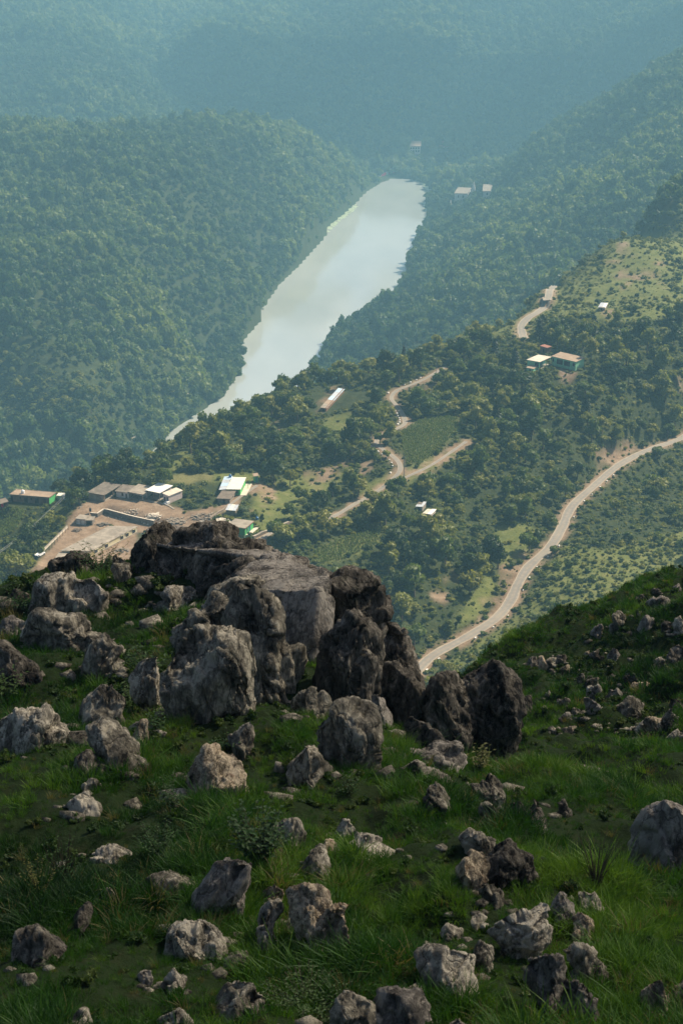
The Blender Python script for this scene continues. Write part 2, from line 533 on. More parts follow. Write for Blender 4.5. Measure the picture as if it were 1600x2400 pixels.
ROAD_A = [(1640, 1000), (1590, 1030), (1540, 1047), (1490, 1067), (1440, 1097), (1390, 1140), (1340, 1187), (1315, 1238), (1288, 1282), (1240, 1327),
          (1213, 1368), (1195, 1410), (1160, 1450), (1090, 1496), (1020, 1532), (985, 1565), (950, 1600)]
ROAD_B = [(1042, 860), (1024, 872), (985, 893), (956, 905), (928, 917), (917, 934), (932, 955), (945, 976), (947, 994), (918, 1010), (891, 1024),
          (882, 1041), (906, 1059), (929, 1078), (938, 1096), (926, 1118), (880, 1155), (830, 1183), (787, 1208), (745, 1224), (690, 1232), (640, 1246), (600, 1272)]
ROAD_C = [(1226, 792), (1221, 766), (1236, 746), (1260, 731), (1277, 718), (1278, 703), (1287, 686), (1304, 660)]
TRACK = [(1092, 1035), (1051, 1064), (1005, 1093), (944, 1122)]
VPATH = [(440, 1240), (468, 1224), (505, 1205), (537, 1186), (563, 1165), (603, 1138)]
SHORE = [(616, 640), (600, 668), (574, 706), (562, 746), (545, 820), (527, 868), (490, 892), (454, 912), (420, 944), (375, 978), (339, 1006), (312, 1028)]
cA = road('road', ROAD_A, 5.0, 8)
cB = road('road', ROAD_B, 3.6, 6)
cC = road('road', ROAD_C, 5.0, 6)
cT = road('track', TRACK, 2.0, 4)
cV = road('path', VPATH, 1.6, 3)
cS = road('path', SHORE, 2.5, 4, ymin=900)
# ---- ground cover painted as real ground: masks traced on the photograph
vpx, vpy = project(XX, YY, valley.z)
near_mid = (YY > 300) & (YY < 1100)
def R6a(pts): return [(600 + x / 2.613, 850 + y / 2.613) for x, y in pts]
def R7a(pts): return [(1000 + x / 2.613, 500 + y / 2.613) for x, y in pts]
def R2a(pts): return [(420 + x / 4.612, 1080 + y / 4.612) for x, y in pts]
SOIL = [
    [(95, 1310), (150, 1240), (175, 1195), (212, 1165), (330, 1162), (430, 1192), (445, 1235), (410, 1262), (330, 1245), (300, 1330), (110, 1350), (70, 1340)],
    [(-30, 1400), (60, 1352), (130, 1340), (160, 1400), (-30, 1430)],
    [(435, 1195), (500, 1190), (505, 1205), (470, 1228), (440, 1240)],
    [(480, 1228), (525, 1228), (530, 1252), (480, 1252)],
    R6a([(285, 665), (520, 605), (600, 590), (560, 650), (510, 700), (350, 745), (300, 720)]),
    R6a([(640, 600), (720, 590), (720, 650), (650, 690)]),
    R2a([(900, 280), (1020, 250), (1040, 330), (1030, 520), (860, 430)]),
    R2a([(750, 510), (880, 480), (1040, 540), (1040, 590), (780, 570)]),
    R2a([(1020, 660), (1200, 640), (1300, 660), (1310, 720), (1180, 690)]),
    R7a([(1130, 190), (1230, 170), (1260, 270), (1170, 255)]), R7a([(1110, 375), (1210, 350), (1440, 340), (1460, 380), (1350, 405), (1200, 400)]),
    R7a([(1185, 430), (1240, 415), (1225, 470), (1190, 470)]), R7a([(1400, 430), (1470, 430), (1460, 470)]), R7a([(1090, 600), (1160, 590), (1130, 650), (1080, 640)]),
    R7a([(1100, 300), (1180, 280), (1200, 310), (1120, 330)]), R7a([(1400, 280), (1470, 290), (1460, 320), (1400, 310)]),
    R7a([(800, 960), (905, 960), (900, 1040), (820, 1030)]), R7a([(1530, 1010), (1568, 1000), (1568, 1100), (1530, 1060)]),
    [(1170, 1330), (1205, 1300), (1235, 1290), (1225, 1330), (1195, 1370), (1170, 1370)],
    [(1000, 1400), (1060, 1340), (1080, 1340), (1040, 1420)], [(1120, 1395), (1165, 1400), (1160, 1440), (1120, 1450)],
    [(1390, 1060), (1480, 1030), (1500, 1052), (1400, 1105)], [(955, 648), (970, 648), (966, 700), (954, 700)],
    R6a([(1040, 90), (1130, 60), (1120, 130), (1040, 170)]), R6a([(90, 380), (180, 300), (190, 360), (110, 450)]), R6a([(1220, 380), (1260, 300), (1290, 290), (1260, 360)]),
    R6a([(360, 260), (400, 230), (480, 130), (560, 130), (520, 190), (400, 310)]), R6a([(1340, 240), (1380, 240), (1380, 280), (1340, 270)])]
OPEN = [  # grass without trees
    R7a([(1060, 500), (1110, 400), (1130, 250), (1250, 170), (1420, 250), (1500, 400), (1480, 500), (1250, 520), (1130, 520), (1000, 560), (880, 560)]),
    [(1140, 1300), (1170, 1230), (1230, 1220), (1270, 1250), (1240, 1290), (1180, 1330)], [(1050, 1480), (1080, 1430), (1150, 1330), (1170, 1380), (1120, 1450)],
    [(1270, 1350), (1330, 1270), (1420, 1290), (1600, 1240), (1600, 1330), (1300, 1450), (1060, 1600), (1020, 1570), (1200, 1450)],
    R2a([(240, 200), (420, 130), (940, 110), (980, 160), (860, 260), (760, 240), (420, 240)]), R2a([(860, 280), (1260, 280), (1300, 480), (1220, 620), (900, 640), (780, 500)]),
    R2a([(760, 800), (840, 650), (1020, 640), (1180, 680), (860, 830)]), R6a([(400, 350), (560, 300), (700, 330), (600, 430), (420, 420)]),
    R6a([(60, 760), (300, 680), (540, 680), (520, 780), (260, 840), (100, 900)]), [(840, 1140), (1050, 1060), (1090, 1030), (1100, 1045), (940, 1140), (850, 1180)],
    [(60, 1345), (100, 1310), (130, 1330), (40, 1390)], [(385, 1085), (440, 1045), (450, 1070), (400, 1110)]]
OLIVE = [[(370, 1118), (430, 1108), (498, 1112), (490, 1130), (420, 1134)], R2a([(1420, 260), (1568, 250), (1568, 330), (1440, 330)])]
CROP = [[(938, 1012), (985, 985), (1062, 975), (1085, 1000), (1030, 1050), (985, 1088), (945, 1080)], [(735, 1292), (800, 1262), (892, 1238), (882, 1276), (800, 1312), (745, 1322)],
        [(-10, 1195), (40, 1190), (60, 1200), (40, 1240), (-10, 1270)]]
def mask_of(polys, px, py, jit=0):
    m = np.zeros(np.shape(px), bool)
    for p in polys: m |= in_poly(px, py, p)
    return m
jx = vpx + 9 * fbm(flat3(6), 3, 31).reshape(XX.shape); jy = vpy + 6 * fbm(flat3(6), 3, 32).reshape(XX.shape)
def masks_at(px, py, Y):
    nm = (Y > 300) & (Y < 1150)
    return mask_of(SOIL, px, py) & nm, mask_of(OPEN, px, py) & nm, mask_of(OLIVE, px, py) & nm, mask_of(CROP, px, py) & nm
mS, mO, mV, mC = masks_at(jx, jy, YY)
yard = mask_of(SOIL[:4], vpx, vpy)
ragged = np.clip(.62 + 1.5 * fbm(flat3(7), 4, 91).reshape(XX.shape), 0, 1)
hilltop_poly = [(1130, 790), (1200, 740), (1300, 640), (1430, 550), (1660, 550), (1660, 720), (1480, 760), (1400, 750), (1300, 740), (1240, 790)]
soil = mS * np.where(yard, 1.0, ragged); mO = mO | (in_poly(vpx, vpy, hilltop_poly) & (YY > 600) & (YY < 1150)); opn = (mO | mC).astype(float); olive = mV.astype(float)
for c, w in ROADS.values():
    pass
dR = np.full(XX.shape, 1e9)
for c, o_ in ((cA, .9), (cB, 1.8), (cC, 0.3), (cT, 1.3), (cV, 1.2)):
    d, _ = dist_poly(XX, YY, c); dR = np.minimum(dR, d + o_)
soil = np.maximum(soil, np.clip(1.6 - (dR - 2.4) / 2.4, 0, 1) * (0.55 + 0.45 * fbm(flat3(5), 2, 77).reshape(XX.shape) > 0.4))
def blur(a, n=1):
    for _ in range(n):
        b = a.copy(); b[1:-1, 1:-1] = (a[1:-1, 1:-1] * 4 + a[:-2, 1:-1] + a[2:, 1:-1] + a[1:-1, :-2] + a[1:-1, 2:]) / 8; a = b
    return a
soil = blur(soil); opn = blur(opn, 2); olive = blur(olive)

t = NT('valley_ground')
p = t.pos()
nA = t.noise(p, 0.02, 8, 0.65); nB = t.noise(p, 0.25, 8, 0.7); nC = t.noise(p, 1.5, 6, 0.7)
g1 = t.ramp(nB, [(0.3, (0.020, 0.028, 0.010)), (0.55, (0.036, 0.046, 0.015)), (0.78, (0.075, 0.075, 0.028))])
g2 = t.ramp(nB, [(0.28, (0.060, 0.074, 0.020)), (0.5, (0.112, 0.124, 0.034)), (0.75, (0.18, 0.165, 0.066))])
so = t.ramp(nB, [(0.25, (0.155, 0.10, 0.064)), (0.5, (0.25, 0.172, 0.112)), (0.75, (0.35, 0.262, 0.185))])
so = t.mix(t.ramp(nC, [(0.35, 0.0), (0.65, 0.5)]), so, t.mix(1.0, so, (0.62, 0.6, 0.6), 'MULTIPLY'))
ol = t.ramp(nC, [(0.3, (0.11, 0.11, 0.035)), (0.7, (0.19, 0.165, 0.07))])
col = t.mix(t.attr('open').outputs['Fac'], g1, g2)
col = t.mix(t.attr('olive').outputs['Fac'], col, ol)
col = t.mix(t.attr('soil').outputs['Fac'], col, so)
t.principled(col, 0.95, 0.1, t.bump(t.math('ADD', nB, t.math('MULTIPLY', nC, 0.4)), 0.7, 0.8))
M['ground'] = t.m

def grid_faces(nr, nc, keep=None):
    i = np.arange(nr * nc).reshape(nr, nc)
    f = np.stack([i[:-1, :-1].ravel(), i[:-1, 1:].ravel(), i[1:, 1:].ravel(), i[1:, :-1].ravel()], 1)
    return f if keep is None else f[keep]
gv = np.stack([XX.ravel(), YY.ravel(), valley.z.ravel()], 1)
me = mesh_np('valley_ground', gv, grid_faces(*XX.shape), M['ground'], True, {'soil': soil.ravel(), 'open': opn.ravel(), 'olive': olive.ravel()})
tag(obj('valley_ground', me), kind='structure')

# ---- water
t = NT('lake_water')
p = t.pos()
mp = t.n('ShaderNodeMapping'); t.l(p, mp.inputs[0]); mp.inputs['Scale'].default_value = (1.0, 0.35, 1.0); mp.inputs['Rotation'].default_value = (0, 0, 0.5)
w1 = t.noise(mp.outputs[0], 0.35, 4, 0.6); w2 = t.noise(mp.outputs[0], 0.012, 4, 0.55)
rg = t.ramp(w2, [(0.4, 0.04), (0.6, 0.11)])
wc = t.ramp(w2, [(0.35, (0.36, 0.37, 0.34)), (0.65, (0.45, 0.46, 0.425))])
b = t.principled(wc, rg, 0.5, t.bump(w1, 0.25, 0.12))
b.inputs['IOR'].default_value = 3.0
M['water'] = t.m
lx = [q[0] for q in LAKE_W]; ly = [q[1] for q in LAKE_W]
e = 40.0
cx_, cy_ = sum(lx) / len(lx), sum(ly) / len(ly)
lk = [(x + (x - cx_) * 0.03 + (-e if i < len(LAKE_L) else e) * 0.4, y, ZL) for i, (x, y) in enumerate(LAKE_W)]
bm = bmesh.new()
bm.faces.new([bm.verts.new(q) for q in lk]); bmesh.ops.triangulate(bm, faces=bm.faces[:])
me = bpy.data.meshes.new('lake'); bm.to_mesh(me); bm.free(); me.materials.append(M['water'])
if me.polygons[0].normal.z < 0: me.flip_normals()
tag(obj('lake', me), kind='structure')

# ---- road surfaces
t = NT('dusty_road')
p = t.pos()
across = t.attr('across').outputs['Fac']
n1 = t.noise(p, 0.6, 7, 0.7); n2 = t.noise(p, 0.07, 4, 0.6)
base = t.ramp(n1, [(0.3, (0.19, 0.165, 0.135)), (0.7, (0.285, 0.245, 0.2))])
# two paler wheel tracks and dusty verges
tr = t.math('ABSOLUTE', t.math('SUBTRACT', t.math('ABSOLUTE', across), 0.42))
trk = t.ramp(t.math('ADD', tr, t.math('MULTIPLY', n1, 0.2)), [(0.12, 0.8), (0.32, 0.0)])
col = t.mix(trk, base, (0.19, 0.18, 0.165))
col = t.mix(t.ramp(t.math('ADD', t.math('ABSOLUTE', across), t.math('MULTIPLY', n1, 0.35)), [(0.95, 0.0), (1.15, 0.75)]), col, (0.36, 0.29, 0.21))
col = t.mix(t.ramp(n2, [(0.45, 0.0), (0.7, 0.4)]), col, (0.33, 0.28, 0.21))
t.principled(col, 0.9, 0.15, t.bump(n1, 0.3, 0.1))
M['road'] = t.m
def ribbon(name, c, width, lift=0.12, rough=0.12):
    n = len(c)
    tg = np.gradient(c[:, :2], axis=0); tg /= np.linalg.norm(tg, axis=1)[:, None] + 1e-9
    nn = np.stack([-tg[:, 1], tg[:, 0]], 1)
    cols = np.array([-1.0, -0.5, 0, 0.5, 1.0])
    wv = width * 0.5 * (1 + rough * vnoise(np.stack([np.arange(n) * 0.3, np.zeros(n), np.zeros(n)], 1), 4))
    V = []; A = []
    for k in cols:
        xy = c[:, :2] + nn * (wv * k)[:, None]
        V.append(np.stack([xy[:, 0], xy[:, 1], np.maximum(c[:, 2], valley.at(xy[:, 0], xy[:, 1])) + lift], 1)); A.append(np.full(n, k))
    V = np.stack(V, 1).reshape(-1, 3); A = np.stack(A, 1).ravel()
    f = grid_faces(n, 5)
    me = mesh_np(name, V, f, M['road'], True, {'across': A})
    if me.polygons[0].normal.z < 0: me.flip_normals()
    return tag(obj(name, me), kind='structure')
ribbon('road', cA, 4.3)
ribbon('road', cB, 2.3)
ribbon('road', cC, 5.0)
ribbon('track', cT, 1.8)
ribbon('path', cV, 1.5)
ribbon('path', cS, 2.2)
FARPATH = [(965, 388), (975, 378), (988, 366), (1000, 357), (1014, 349)]
# ================================================================== FOREGROUND HILL
fg_rows = [
    (0, 2400, 12), (400, 2400, 12), (800, 2400, 12), (1200, 2400, 12), (1600, 2400, 12.2), (0, 2700, 9), (800, 2700, 9), (1600, 2700, 9.2),
    (0, 2200, 14.2), (400, 2200, 14.2), (800, 2200, 14.2), (1200, 2200, 14.4), (1600, 2200, 14.6),
    (0, 2000, 17.5), (400, 2000, 17.3), (800, 2000, 17.6), (1100, 2000, 18), (1350, 2000, 19), (1600, 2000, 18.5),
    (0, 1800, 22), (400, 1800, 21.5), (800, 1800, 22.2), (1000, 1800, 23), (1200, 1820, 25), (1400, 1830, 27), (1600, 1850, 25.5),
    (0, 1600, 28), (200, 1600, 28), (430, 1640, 26.2), (620, 1720, 23.8), (900, 1700, 26), (1000, 1680, 29),
    (0, 1480, 33), (200, 1470, 33.5), (380, 1480, 32), (0, 1400, 39), (100, 1365, 41), (200, 1345, 42), (330, 1330, 42), (500, 1370, 38), (640, 1470, 33),
    (1100, 1720, 31), (1200, 1690, 38), (1400, 1720, 34), (1600, 1720, 32.5), (1500, 1600, 42), (1350, 1560, 49), (1250, 1600, 46), (1150, 1620, 46),
    (1600, 1560, 43), (1600, 1430, 52), (1500, 1480, 50), (1600, 1345, 61), (1450, 1400, 60), (1300, 1462, 58.5), (1180, 1525, 57), (1070, 1598, 55)]
def fz(rows): return [(((px - 800) / FPX / cp_) * Y, Y, z) for px, Y, z in rows]
fg_hid = [(0, 5, -6.3), (800, 5, -6.3), (1600, 5, -6.2), (0, 2.5, -4.4), (800, 2.5, -4.4), (1600, 2.5, -4.3),
          (0, 50, -28), (200, 52, -28), (400, 54, -29), (650, 50, -30), (850, 44, -29), (950, 42, -29.5), (0, 70, -52), (500, 72, -56), (900, 66, -54),
          (1030, 62, -40), (1100, 72, -46), (1300, 74, -43), (1450, 76, -40.5), (1600, 78, -39), (1000, 85, -70), (1300, 92, -62), (1600, 96, -56),
          (0, 110, -95), (500, 110, -98), (1000, 112, -104), (1600, 118, -85), (0, 160, -150), (800, 160, -150), (1600, 160, -140),
          (0, 240, -240), (800, 240, -240), (1600, 240, -240)]
fpts = [tuple(PY(a, b, Y)) for a, b, Y in fg_rows] + fz(fg_hid)
fus = np.linspace(-0.42, 0.42, 281)
fws = np.linspace(math.log(2.5), math.log(240), 560)
Zf = build_surf(fpts, fus, fws, 2e-4, 0.33)
FU, FW = np.meshgrid(fus, fws); FY = np.exp(FW); FX = FU * FY
f3 = lambda s, k=0: np.stack([FX.ravel() / s, FY.ravel() / s, np.full(FX.size, k)], 1)
lump = fbm(f3(2.4), 4, 41).reshape(FX.shape)
terr = np.abs(fbm(f3(0.9), 3, 43).reshape(FX.shape))
slopehill = np.clip((FU - 0.06) / 0.06, 0, 1) * np.clip((FY - 27) / 10, 0, 1)
# little grass terraces follow the contour on the right hill
zc = Zf + 0.5 * fbm(f3(5), 3, 47).reshape(FX.shape)
steps = (np.abs(((zc / 0.8) % 1.0) - 0.5) - 0.25) * 1.15
Zf = Zf + lump * 0.46 * np.clip(FY / 14, 0.5, 1.6) + terr * 0.24 + slopehill * (steps + 0.4 * lump)
hill = Surf(fus, fws, Zf)

t = NT('hill_soil')
p = t.pos()
n1 = t.noise(p, 1.2, 8, 0.7); n2 = t.noise(p, 7, 6, 0.7)
col = t.ramp(n1, [(0.3, (0.010, 0.018, 0.005)), (0.55, (0.016, 0.032, 0.008)), (0.75, (0.036, 0.032, 0.016))])
col = t.mix(t.ramp(n2, [(0.4, 0.0), (0.65, 0.6)]), col, (0.02, 0.03, 0.009))
t.principled(col, 0.95, 0.1, t.bump(t.math('ADD', n1, n2), 0.8, 0.08))
M['soil_fg'] = t.m
me = mesh_np('foreground_hill', np.stack([FX.ravel(), FY.ravel(), Zf.ravel()], 1), grid_faces(*FX.shape), M['soil_fg'], True)
tag(obj('foreground_hill', me), kind='structure')

# ================================================================== ROCKS
def crop(ox, oy, s): return lambda pts: [(ox + x / s, oy + y / s) for x, y in pts]
R1 = crop(0, 1200, 2.613); R2 = crop(300, 1200, 2.24); R3 = crop(900, 1300, 2.24); R4 = crop(0, 1600, 2.613)
R5 = crop(500, 1700, 2.613); R6 = crop(1000, 1750, 2.613); R7 = crop(0, 1950, 1.96); R8 = crop(800, 1950, 1.96); RH = crop(1100, 1350, 3.136)

def vert_normals(v, f):
    n = np.zeros_like(v)
    a, b, c = v[f[:, 0]], v[f[:, 1]], v[f[:, 2]]
    if f.shape[1] == 4:
        fn = np.cross(c - a, v[f[:, 3]] - b)
    else:
        fn = np.cross(b - a, c - a)
    for k in range(f.shape[1]):
        np.add.at(n, f[:, k], fn)
    return n / (np.linalg.norm(n, axis=1)[:, None] + 1e-9)

def roughen(v, f, size, seed, amp=1.0, strata=(0.3, 0.25, 1.0), flute=1.0, knob=1.0):
    """chisel a rock: broad lumps, flutes along its bedding, pits and cracks."""
    off = np.array([seed * 3.1, seed * 1.7, seed * 0.9])
    st = np.array(strata) / np.linalg.norm(strata)
    # the stone breaks into blocks along joints: each block has a face of its own, set in or out
    rb = np.random.default_rng(seed * 7 + 1)
    lo, hi = v.min(0), v.max(0)
    n = vert_normals(v, f)
    for nc, a_off, a_tilt, a_gap in ((10, .085, .42, .05), (46, .035, .34, .022)):
        cc = rb.uniform(lo, hi, (nc, 3)); off = rb.uniform(-1, 1, nc) * a_off; g = rb.normal(0, 1, (nc, 3)); g /= np.linalg.norm(g, axis=1)[:, None]
        w = (v + size * .10 * np.stack([fbm(v / size * 3 + k * 9 + seed, 2, seed + k) for k in range(3)], 1))
        sq = w / size; sc_ = cc / size
        # joints run along the bedding: squeeze distances along it
        D = np.linalg.norm((sq[:, None] - sc_[None]) - 0.55 * ((sq[:, None] - sc_[None]) @ st)[..., None] * st, axis=2)
        o1 = np.argsort(D, axis=1)[:, :2]; d1 = np.take_along_axis(D, o1, 1)
        c1 = o1[:, 0]; gap = d1[:, 1] - d1[:, 0]
        pl = np.einsum('ij,ij->i', sq - sc_[c1], g[c1])
        d = off[c1] + a_tilt * np.clip(pl, -.22, .22) * (.5 if nc < 20 else .4) - a_gap * (1 - np.clip(gap / .05, 0, 1))
        v = v + n * (d * size * min(1.15, amp))[:, None]
    for stage in range(2):
        n = vert_normals(v, f)
        q = v / size + seed * np.array([3.1, 1.7, .9])
        qs = q - (q @ st)[:, None] * st[None] * 0.78
        if stage == 0:
            d = 0.03 * fbm(q * 2.6, 3, seed) + 0.035 * flute * (0.35 - np.abs(fbm(qs * 5, 3, seed + 3)) * 1.5)
        else:
            r = fbm(qs * 9, 3, seed + 5)
            d = 0.032 * flute * (0.3 - np.abs(r) * 1.3) + 0.017 * knob * (np.abs(fbm(q * 12, 3, seed + 7)) * 1.6 - 0.4) + 0.012 * knob * fbm(q * 27, 2, seed + 8)
        v = v + n * (d * size * amp)[:, None]
    return v

def resample(poly, n):
    p = np.array(poly + [poly[0]], float)
    d = np.concatenate([[0], np.cumsum(np.linalg.norm(np.diff(p, axis=0), axis=1))])
    t = np.linspace(0, d[-1], n, endpoint=False)
    return np.stack([np.interp(t, d, p[:, 0]), np.interp(t, d, p[:, 1])], 1)

def lens_rock(poly_px, Y=None, thick=0.8, seed=1, nt=112, nr=32, facets=13, sink=0.4, lean=0.0, grow_=1):
    """solid stone whose outline is the traced one: a chiselled lens of real thickness standing in the plane Y."""
    pp = resample([tuple(q) for q in poly_px], nt)
    if grow_ != 1: pp = pp.mean(0) + (pp - pp.mean(0)) * grow_
    ybot = pp[:, 1].max(); ytop = pp[:, 1].min()
    if Y is None:
        bx = pp[pp[:, 1] > ybot - 0.2 * (ybot - ytop), 0].mean()
        Yb = float(hill.hit1(bx, ybot - 2).y)
    else: Yb = Y
    u, q = ray(pp[:, 0], pp[:, 1])
    X = u * Yb; Z = q * Yb
    w = X.max() - X.min(); h = Z.max() - Z.min(); T = thick * min(w, h) * 0.5 + 0.12 * max(w, h)
    Y0 = Yb + (T * 0.75 if Y is None else 0)
    X = u * Y0; Z = q * Y0
    w = X.max() - X.min(); h = Z.max() - Z.min()
    k = np.clip((Z.min() + 0.32 * h - Z) / (0.32 * h), 0, 1)
    Z = Z - k * sink * h
    cx, cz = X.mean(), Z.mean()
    r = random.Random(seed)
    th = np.linspace(0, math.pi, nr)                       # 0 front pole .. pi back pole
    ex = 0.5
    rad = np.sin(th) ** ex; dep = -np.sign(np.cos(th)) * np.abs(np.cos(th)) ** 0.75
    V = []
    for a in range(nr):
        V.append(np.stack([cx + (X - cx) * rad[a], np.full(nt, Y0 + dep[a] * T) + lean * (Z - Z.min()), cz + (Z - cz) * rad[a]], 1))
    V = np.concatenate(V)
    i = np.arange(nr * nt).reshape(nr, nt); j = np.roll(i, -1, 1)
    F = np.stack([i[:-1].ravel(), i[1:].ravel(), j[1:].ravel(), j[:-1].ravel()], 1)
    c = np.array([cx, Y0, cz])
    # flat broken faces
    for _ in range(facets):
        n = np.array([r.uniform(-1, 1), r.choice([-1, -1, -1, 1]) * r.uniform(0.4, 1.0), r.uniform(-0.2, 1.0)]); n /= np.linalg.norm(n)
        s = (V - c) @ n
        lim = np.quantile(s, 0.999) * r.uniform(0.55, 0.88)
        o = np.clip(s - lim, 0, None)
        V = V - n[None] * (o * 0.92)[:, None]
    if V[F[0]].shape and np.dot(np.cross(V[F[nt * 3 + 2, 1]] - V[F[nt * 3 + 2, 0]], V[F[nt * 3 + 2, 2]] - V[F[nt * 3 + 2, 0]]), V[F[nt * 3 + 2, 0]] - c) < 0:
        F = F[:, ::-1]
    return V, F, max(0.35 * (w + h), 0.05)

def hull_rock(points, vox):
    """angular block: hull of corner points given as (px, py, Y), remeshed fine."""
    bm = bmesh.new()
    for px, py, Y in points: bm.verts.new(PY(px, py, Y))
    bmesh.ops.convex_hull(bm, input=bm.verts[:])
    me = bpy.data.meshes.new('tmp'); bm.to_mesh(me); bm.free()
    o = bpy.data.objects.new('tmp', me); C.objects.link(o)
    mod = o.modifiers.new('r', 'REMESH'); mod.mode = 'VOXEL'; mod.voxel_size = vox
    dg = bpy.context.evaluated_depsgraph_get()
    ev = o.evaluated_get(dg).to_mesh()
    V = np.zeros(len(ev.vertices) * 3, np.float32); ev.vertices.foreach_get('co', V); V = V.reshape(-1, 3).astype(float)
    F = np.zeros(len(ev.polygons) * 4, np.int32); ev.polygons.foreach_get('vertices', F); F = F.reshape(-1, 4)
    o.evaluated_get(dg).to_mesh_clear()
    bpy.data.objects.remove(o); bpy.data.meshes.remove(me)
    return V, F

ROCK_TOPS = []
def rock(name, label, chunks, m='rock', group=None, amp=1.0, strata=(0.3, 0.25, 1.0), cat='rock', flute=1.0, knob=1.0, seed=None, smooth=False, extra=None):
    """chunks: list of ('lens', outline, kwargs) or ('hull', corners, voxel)"""
    Vs, Fs, n = [], [], 0
    chunks = list(chunks)
    if extra is None: extra = 2
    rx = random.Random(len(ROCK_TOPS) * 13 + 5)
    y1 = None
    for ch in [c for c in chunks if c[0] == 'lens']:
        if 'Y' not in ch[2]:
            pl = np.array(ch[1], float); yb, yt = pl[:, 1].max(), pl[:, 1].min()
            yy = float(hill.hit1(pl[pl[:, 1] > yb - .25 * (yb - yt), 0].mean(), yb - 2).y)
            wv = (pl[:, 0].max() - pl[:, 0].min()) / FPX * yy; hv = (yb - yt) / FPX * yy
            yy += .5 * (ch[2].get('thick', .8) * min(wv, hv) * .5 + .12 * max(wv, hv))
            if y1 is None: y1 = yy
            ch[2]['Y'] = y1 + .3 * (yy - y1); ch[2].setdefault('grow_', 1.12)
    for ch in [c for c in chunks if c[0] == 'lens'][:2]:
        pl = np.array(ch[1], float); lo, hi = pl.min(0), pl.max(0); W_, H_ = hi - lo
        for q in range(extra):
            cx_2 = lo[0] + W_ * rx.uniform(.12, .88); cy_2 = hi[1] - H_ * rx.uniform(.04, .26); s_ = rx.uniform(.15, .30)
            kw = dict(thick=1.2, nt=80, nr=24)
            kw['Y'] = ch[2]['Y'] - .1
            chunks.append(('lens', [(cx_2 + math.cos(a) * W_ * s_ * rx.uniform(.7, 1.15), cy_2 + math.sin(a) * min(H_, W_) * s_ * rx.uniform(.7, 1.2)) for a in np.linspace(0, 6.283, 8)[:-1]], kw))
    if seed is None: seed = len(ROCK_TOPS) * 7 + 3
    for k, ch in enumerate(chunks):
        if ch[0] == 'lens':
            V, F, size = lens_rock(ch[1], seed=seed + k, **ch[2])
        else:
            V, F = hull_rock(ch[1], ch[2])
            ext = V.max(0) - V.min(0); size = 0.3 * (ext[0] + ext[2])
        V = roughen(V, F, size, seed + k * 5, amp, strata, flute, knob)
        Vs.append(V); Fs.append(F + n); n += len(V)
    V = np.concatenate(Vs); F = np.concatenate(Fs)
    base = np.array([V[:, 0].mean(), V[:, 1].mean(), V[:, 2].min()])
    me = mesh_np(name, V - base, F, M[m], smooth)
    o = obj(name, me, None, tuple(base))
    tag(o, label, cat, group)
    ROCK_TOPS.append((base, V.min(0), V.max(0)))
    return o

L = lambda pts, **k: ('lens', pts, k)
# ---- the outcrop on the brow
rock('boulder', 'knobbly dark and grey limestone mass at the left end of the big outcrop', [
    L(R2([(8, 420), (20, 260), (60, 130), (120, 75), (200, 72), (330, 122), (420, 170), (430, 330), (300, 420), (150, 430), (60, 440)]), Y=36.6, thick=1.1, nt=130, nr=40, facets=9, sink=.35),
    L(R2([(230, 165), (300, 150), (480, 135), (610, 180), (775, 222), (770, 260), (640, 300), (560, 345), (430, 350), (300, 360), (240, 300)]), Y=35.9, thick=1.3, nt=120, nr=36, facets=8, sink=.5)], 'rock_dark', amp=1.25, knob=1.6)
rock('rock_slab', 'pale flat-topped limestone slab with a dark cliff face below it', [
    ('hull', [(*R2([a])[0], Y) for a, Y in (((715, 398), 30.2), ((1000, 402), 29.6), ((1085, 338), 30.2), ((640, 262), 33.5), ((770, 196), 35.5), ((925, 238), 34.6), ((560, 330), 32.5),
      ((770, 690), 29.4), ((950, 935), 28.4), ((1008, 940), 28.5), ((1035, 600), 30.0), ((1010, 900), 33.5), ((700, 640), 33.5), ((660, 470), 31.0))], 0.062)], 'rock_grey', amp=0.5, strata=(0.1, 0.1, 1))
rock('boulder', 'rough brown block at the top right of the outcrop, grass tuft on it', [
    L(R2([(1040, 285), (1130, 275), (1240, 300), (1300, 345), (1352, 388), (1365, 500), (1378, 570), (1340, 640), (1250, 600), (1150, 560), (1080, 500), (1060, 380)]), Y=31.5, thick=1.0, nt=120, nr=34, facets=10, sink=.3)], 'rock_dark', amp=1.2, strata=(1, .2, .25))
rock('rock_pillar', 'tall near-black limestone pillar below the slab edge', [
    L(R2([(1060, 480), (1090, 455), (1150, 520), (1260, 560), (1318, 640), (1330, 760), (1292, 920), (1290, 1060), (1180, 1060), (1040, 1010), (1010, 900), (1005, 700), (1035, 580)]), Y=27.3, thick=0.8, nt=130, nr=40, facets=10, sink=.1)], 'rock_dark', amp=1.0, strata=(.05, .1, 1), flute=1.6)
rock('boulder', 'stepped ragged rock forming the right edge of the outcrop above the road', [
    L(R2([(1335, 620), (1370, 585), (1400, 620), (1450, 650), (1500, 735), (1532, 850), (1535, 940), (1500, 960), (1400, 900), (1320, 820)]), Y=29.8, thick=0.9, nt=110, nr=32, facets=9, sink=.3),
    L(R2([(1300, 830), (1400, 830), (1500, 860), (1540, 940), (1552, 1075), (1500, 1095), (1440, 1085), (1380, 1010), (1320, 980)]), Y=27.6, thick=0.8, nt=110, nr=30, facets=8)], 'rock_dark', amp=1.2, strata=(.2, .1, 1), knob=1.5)
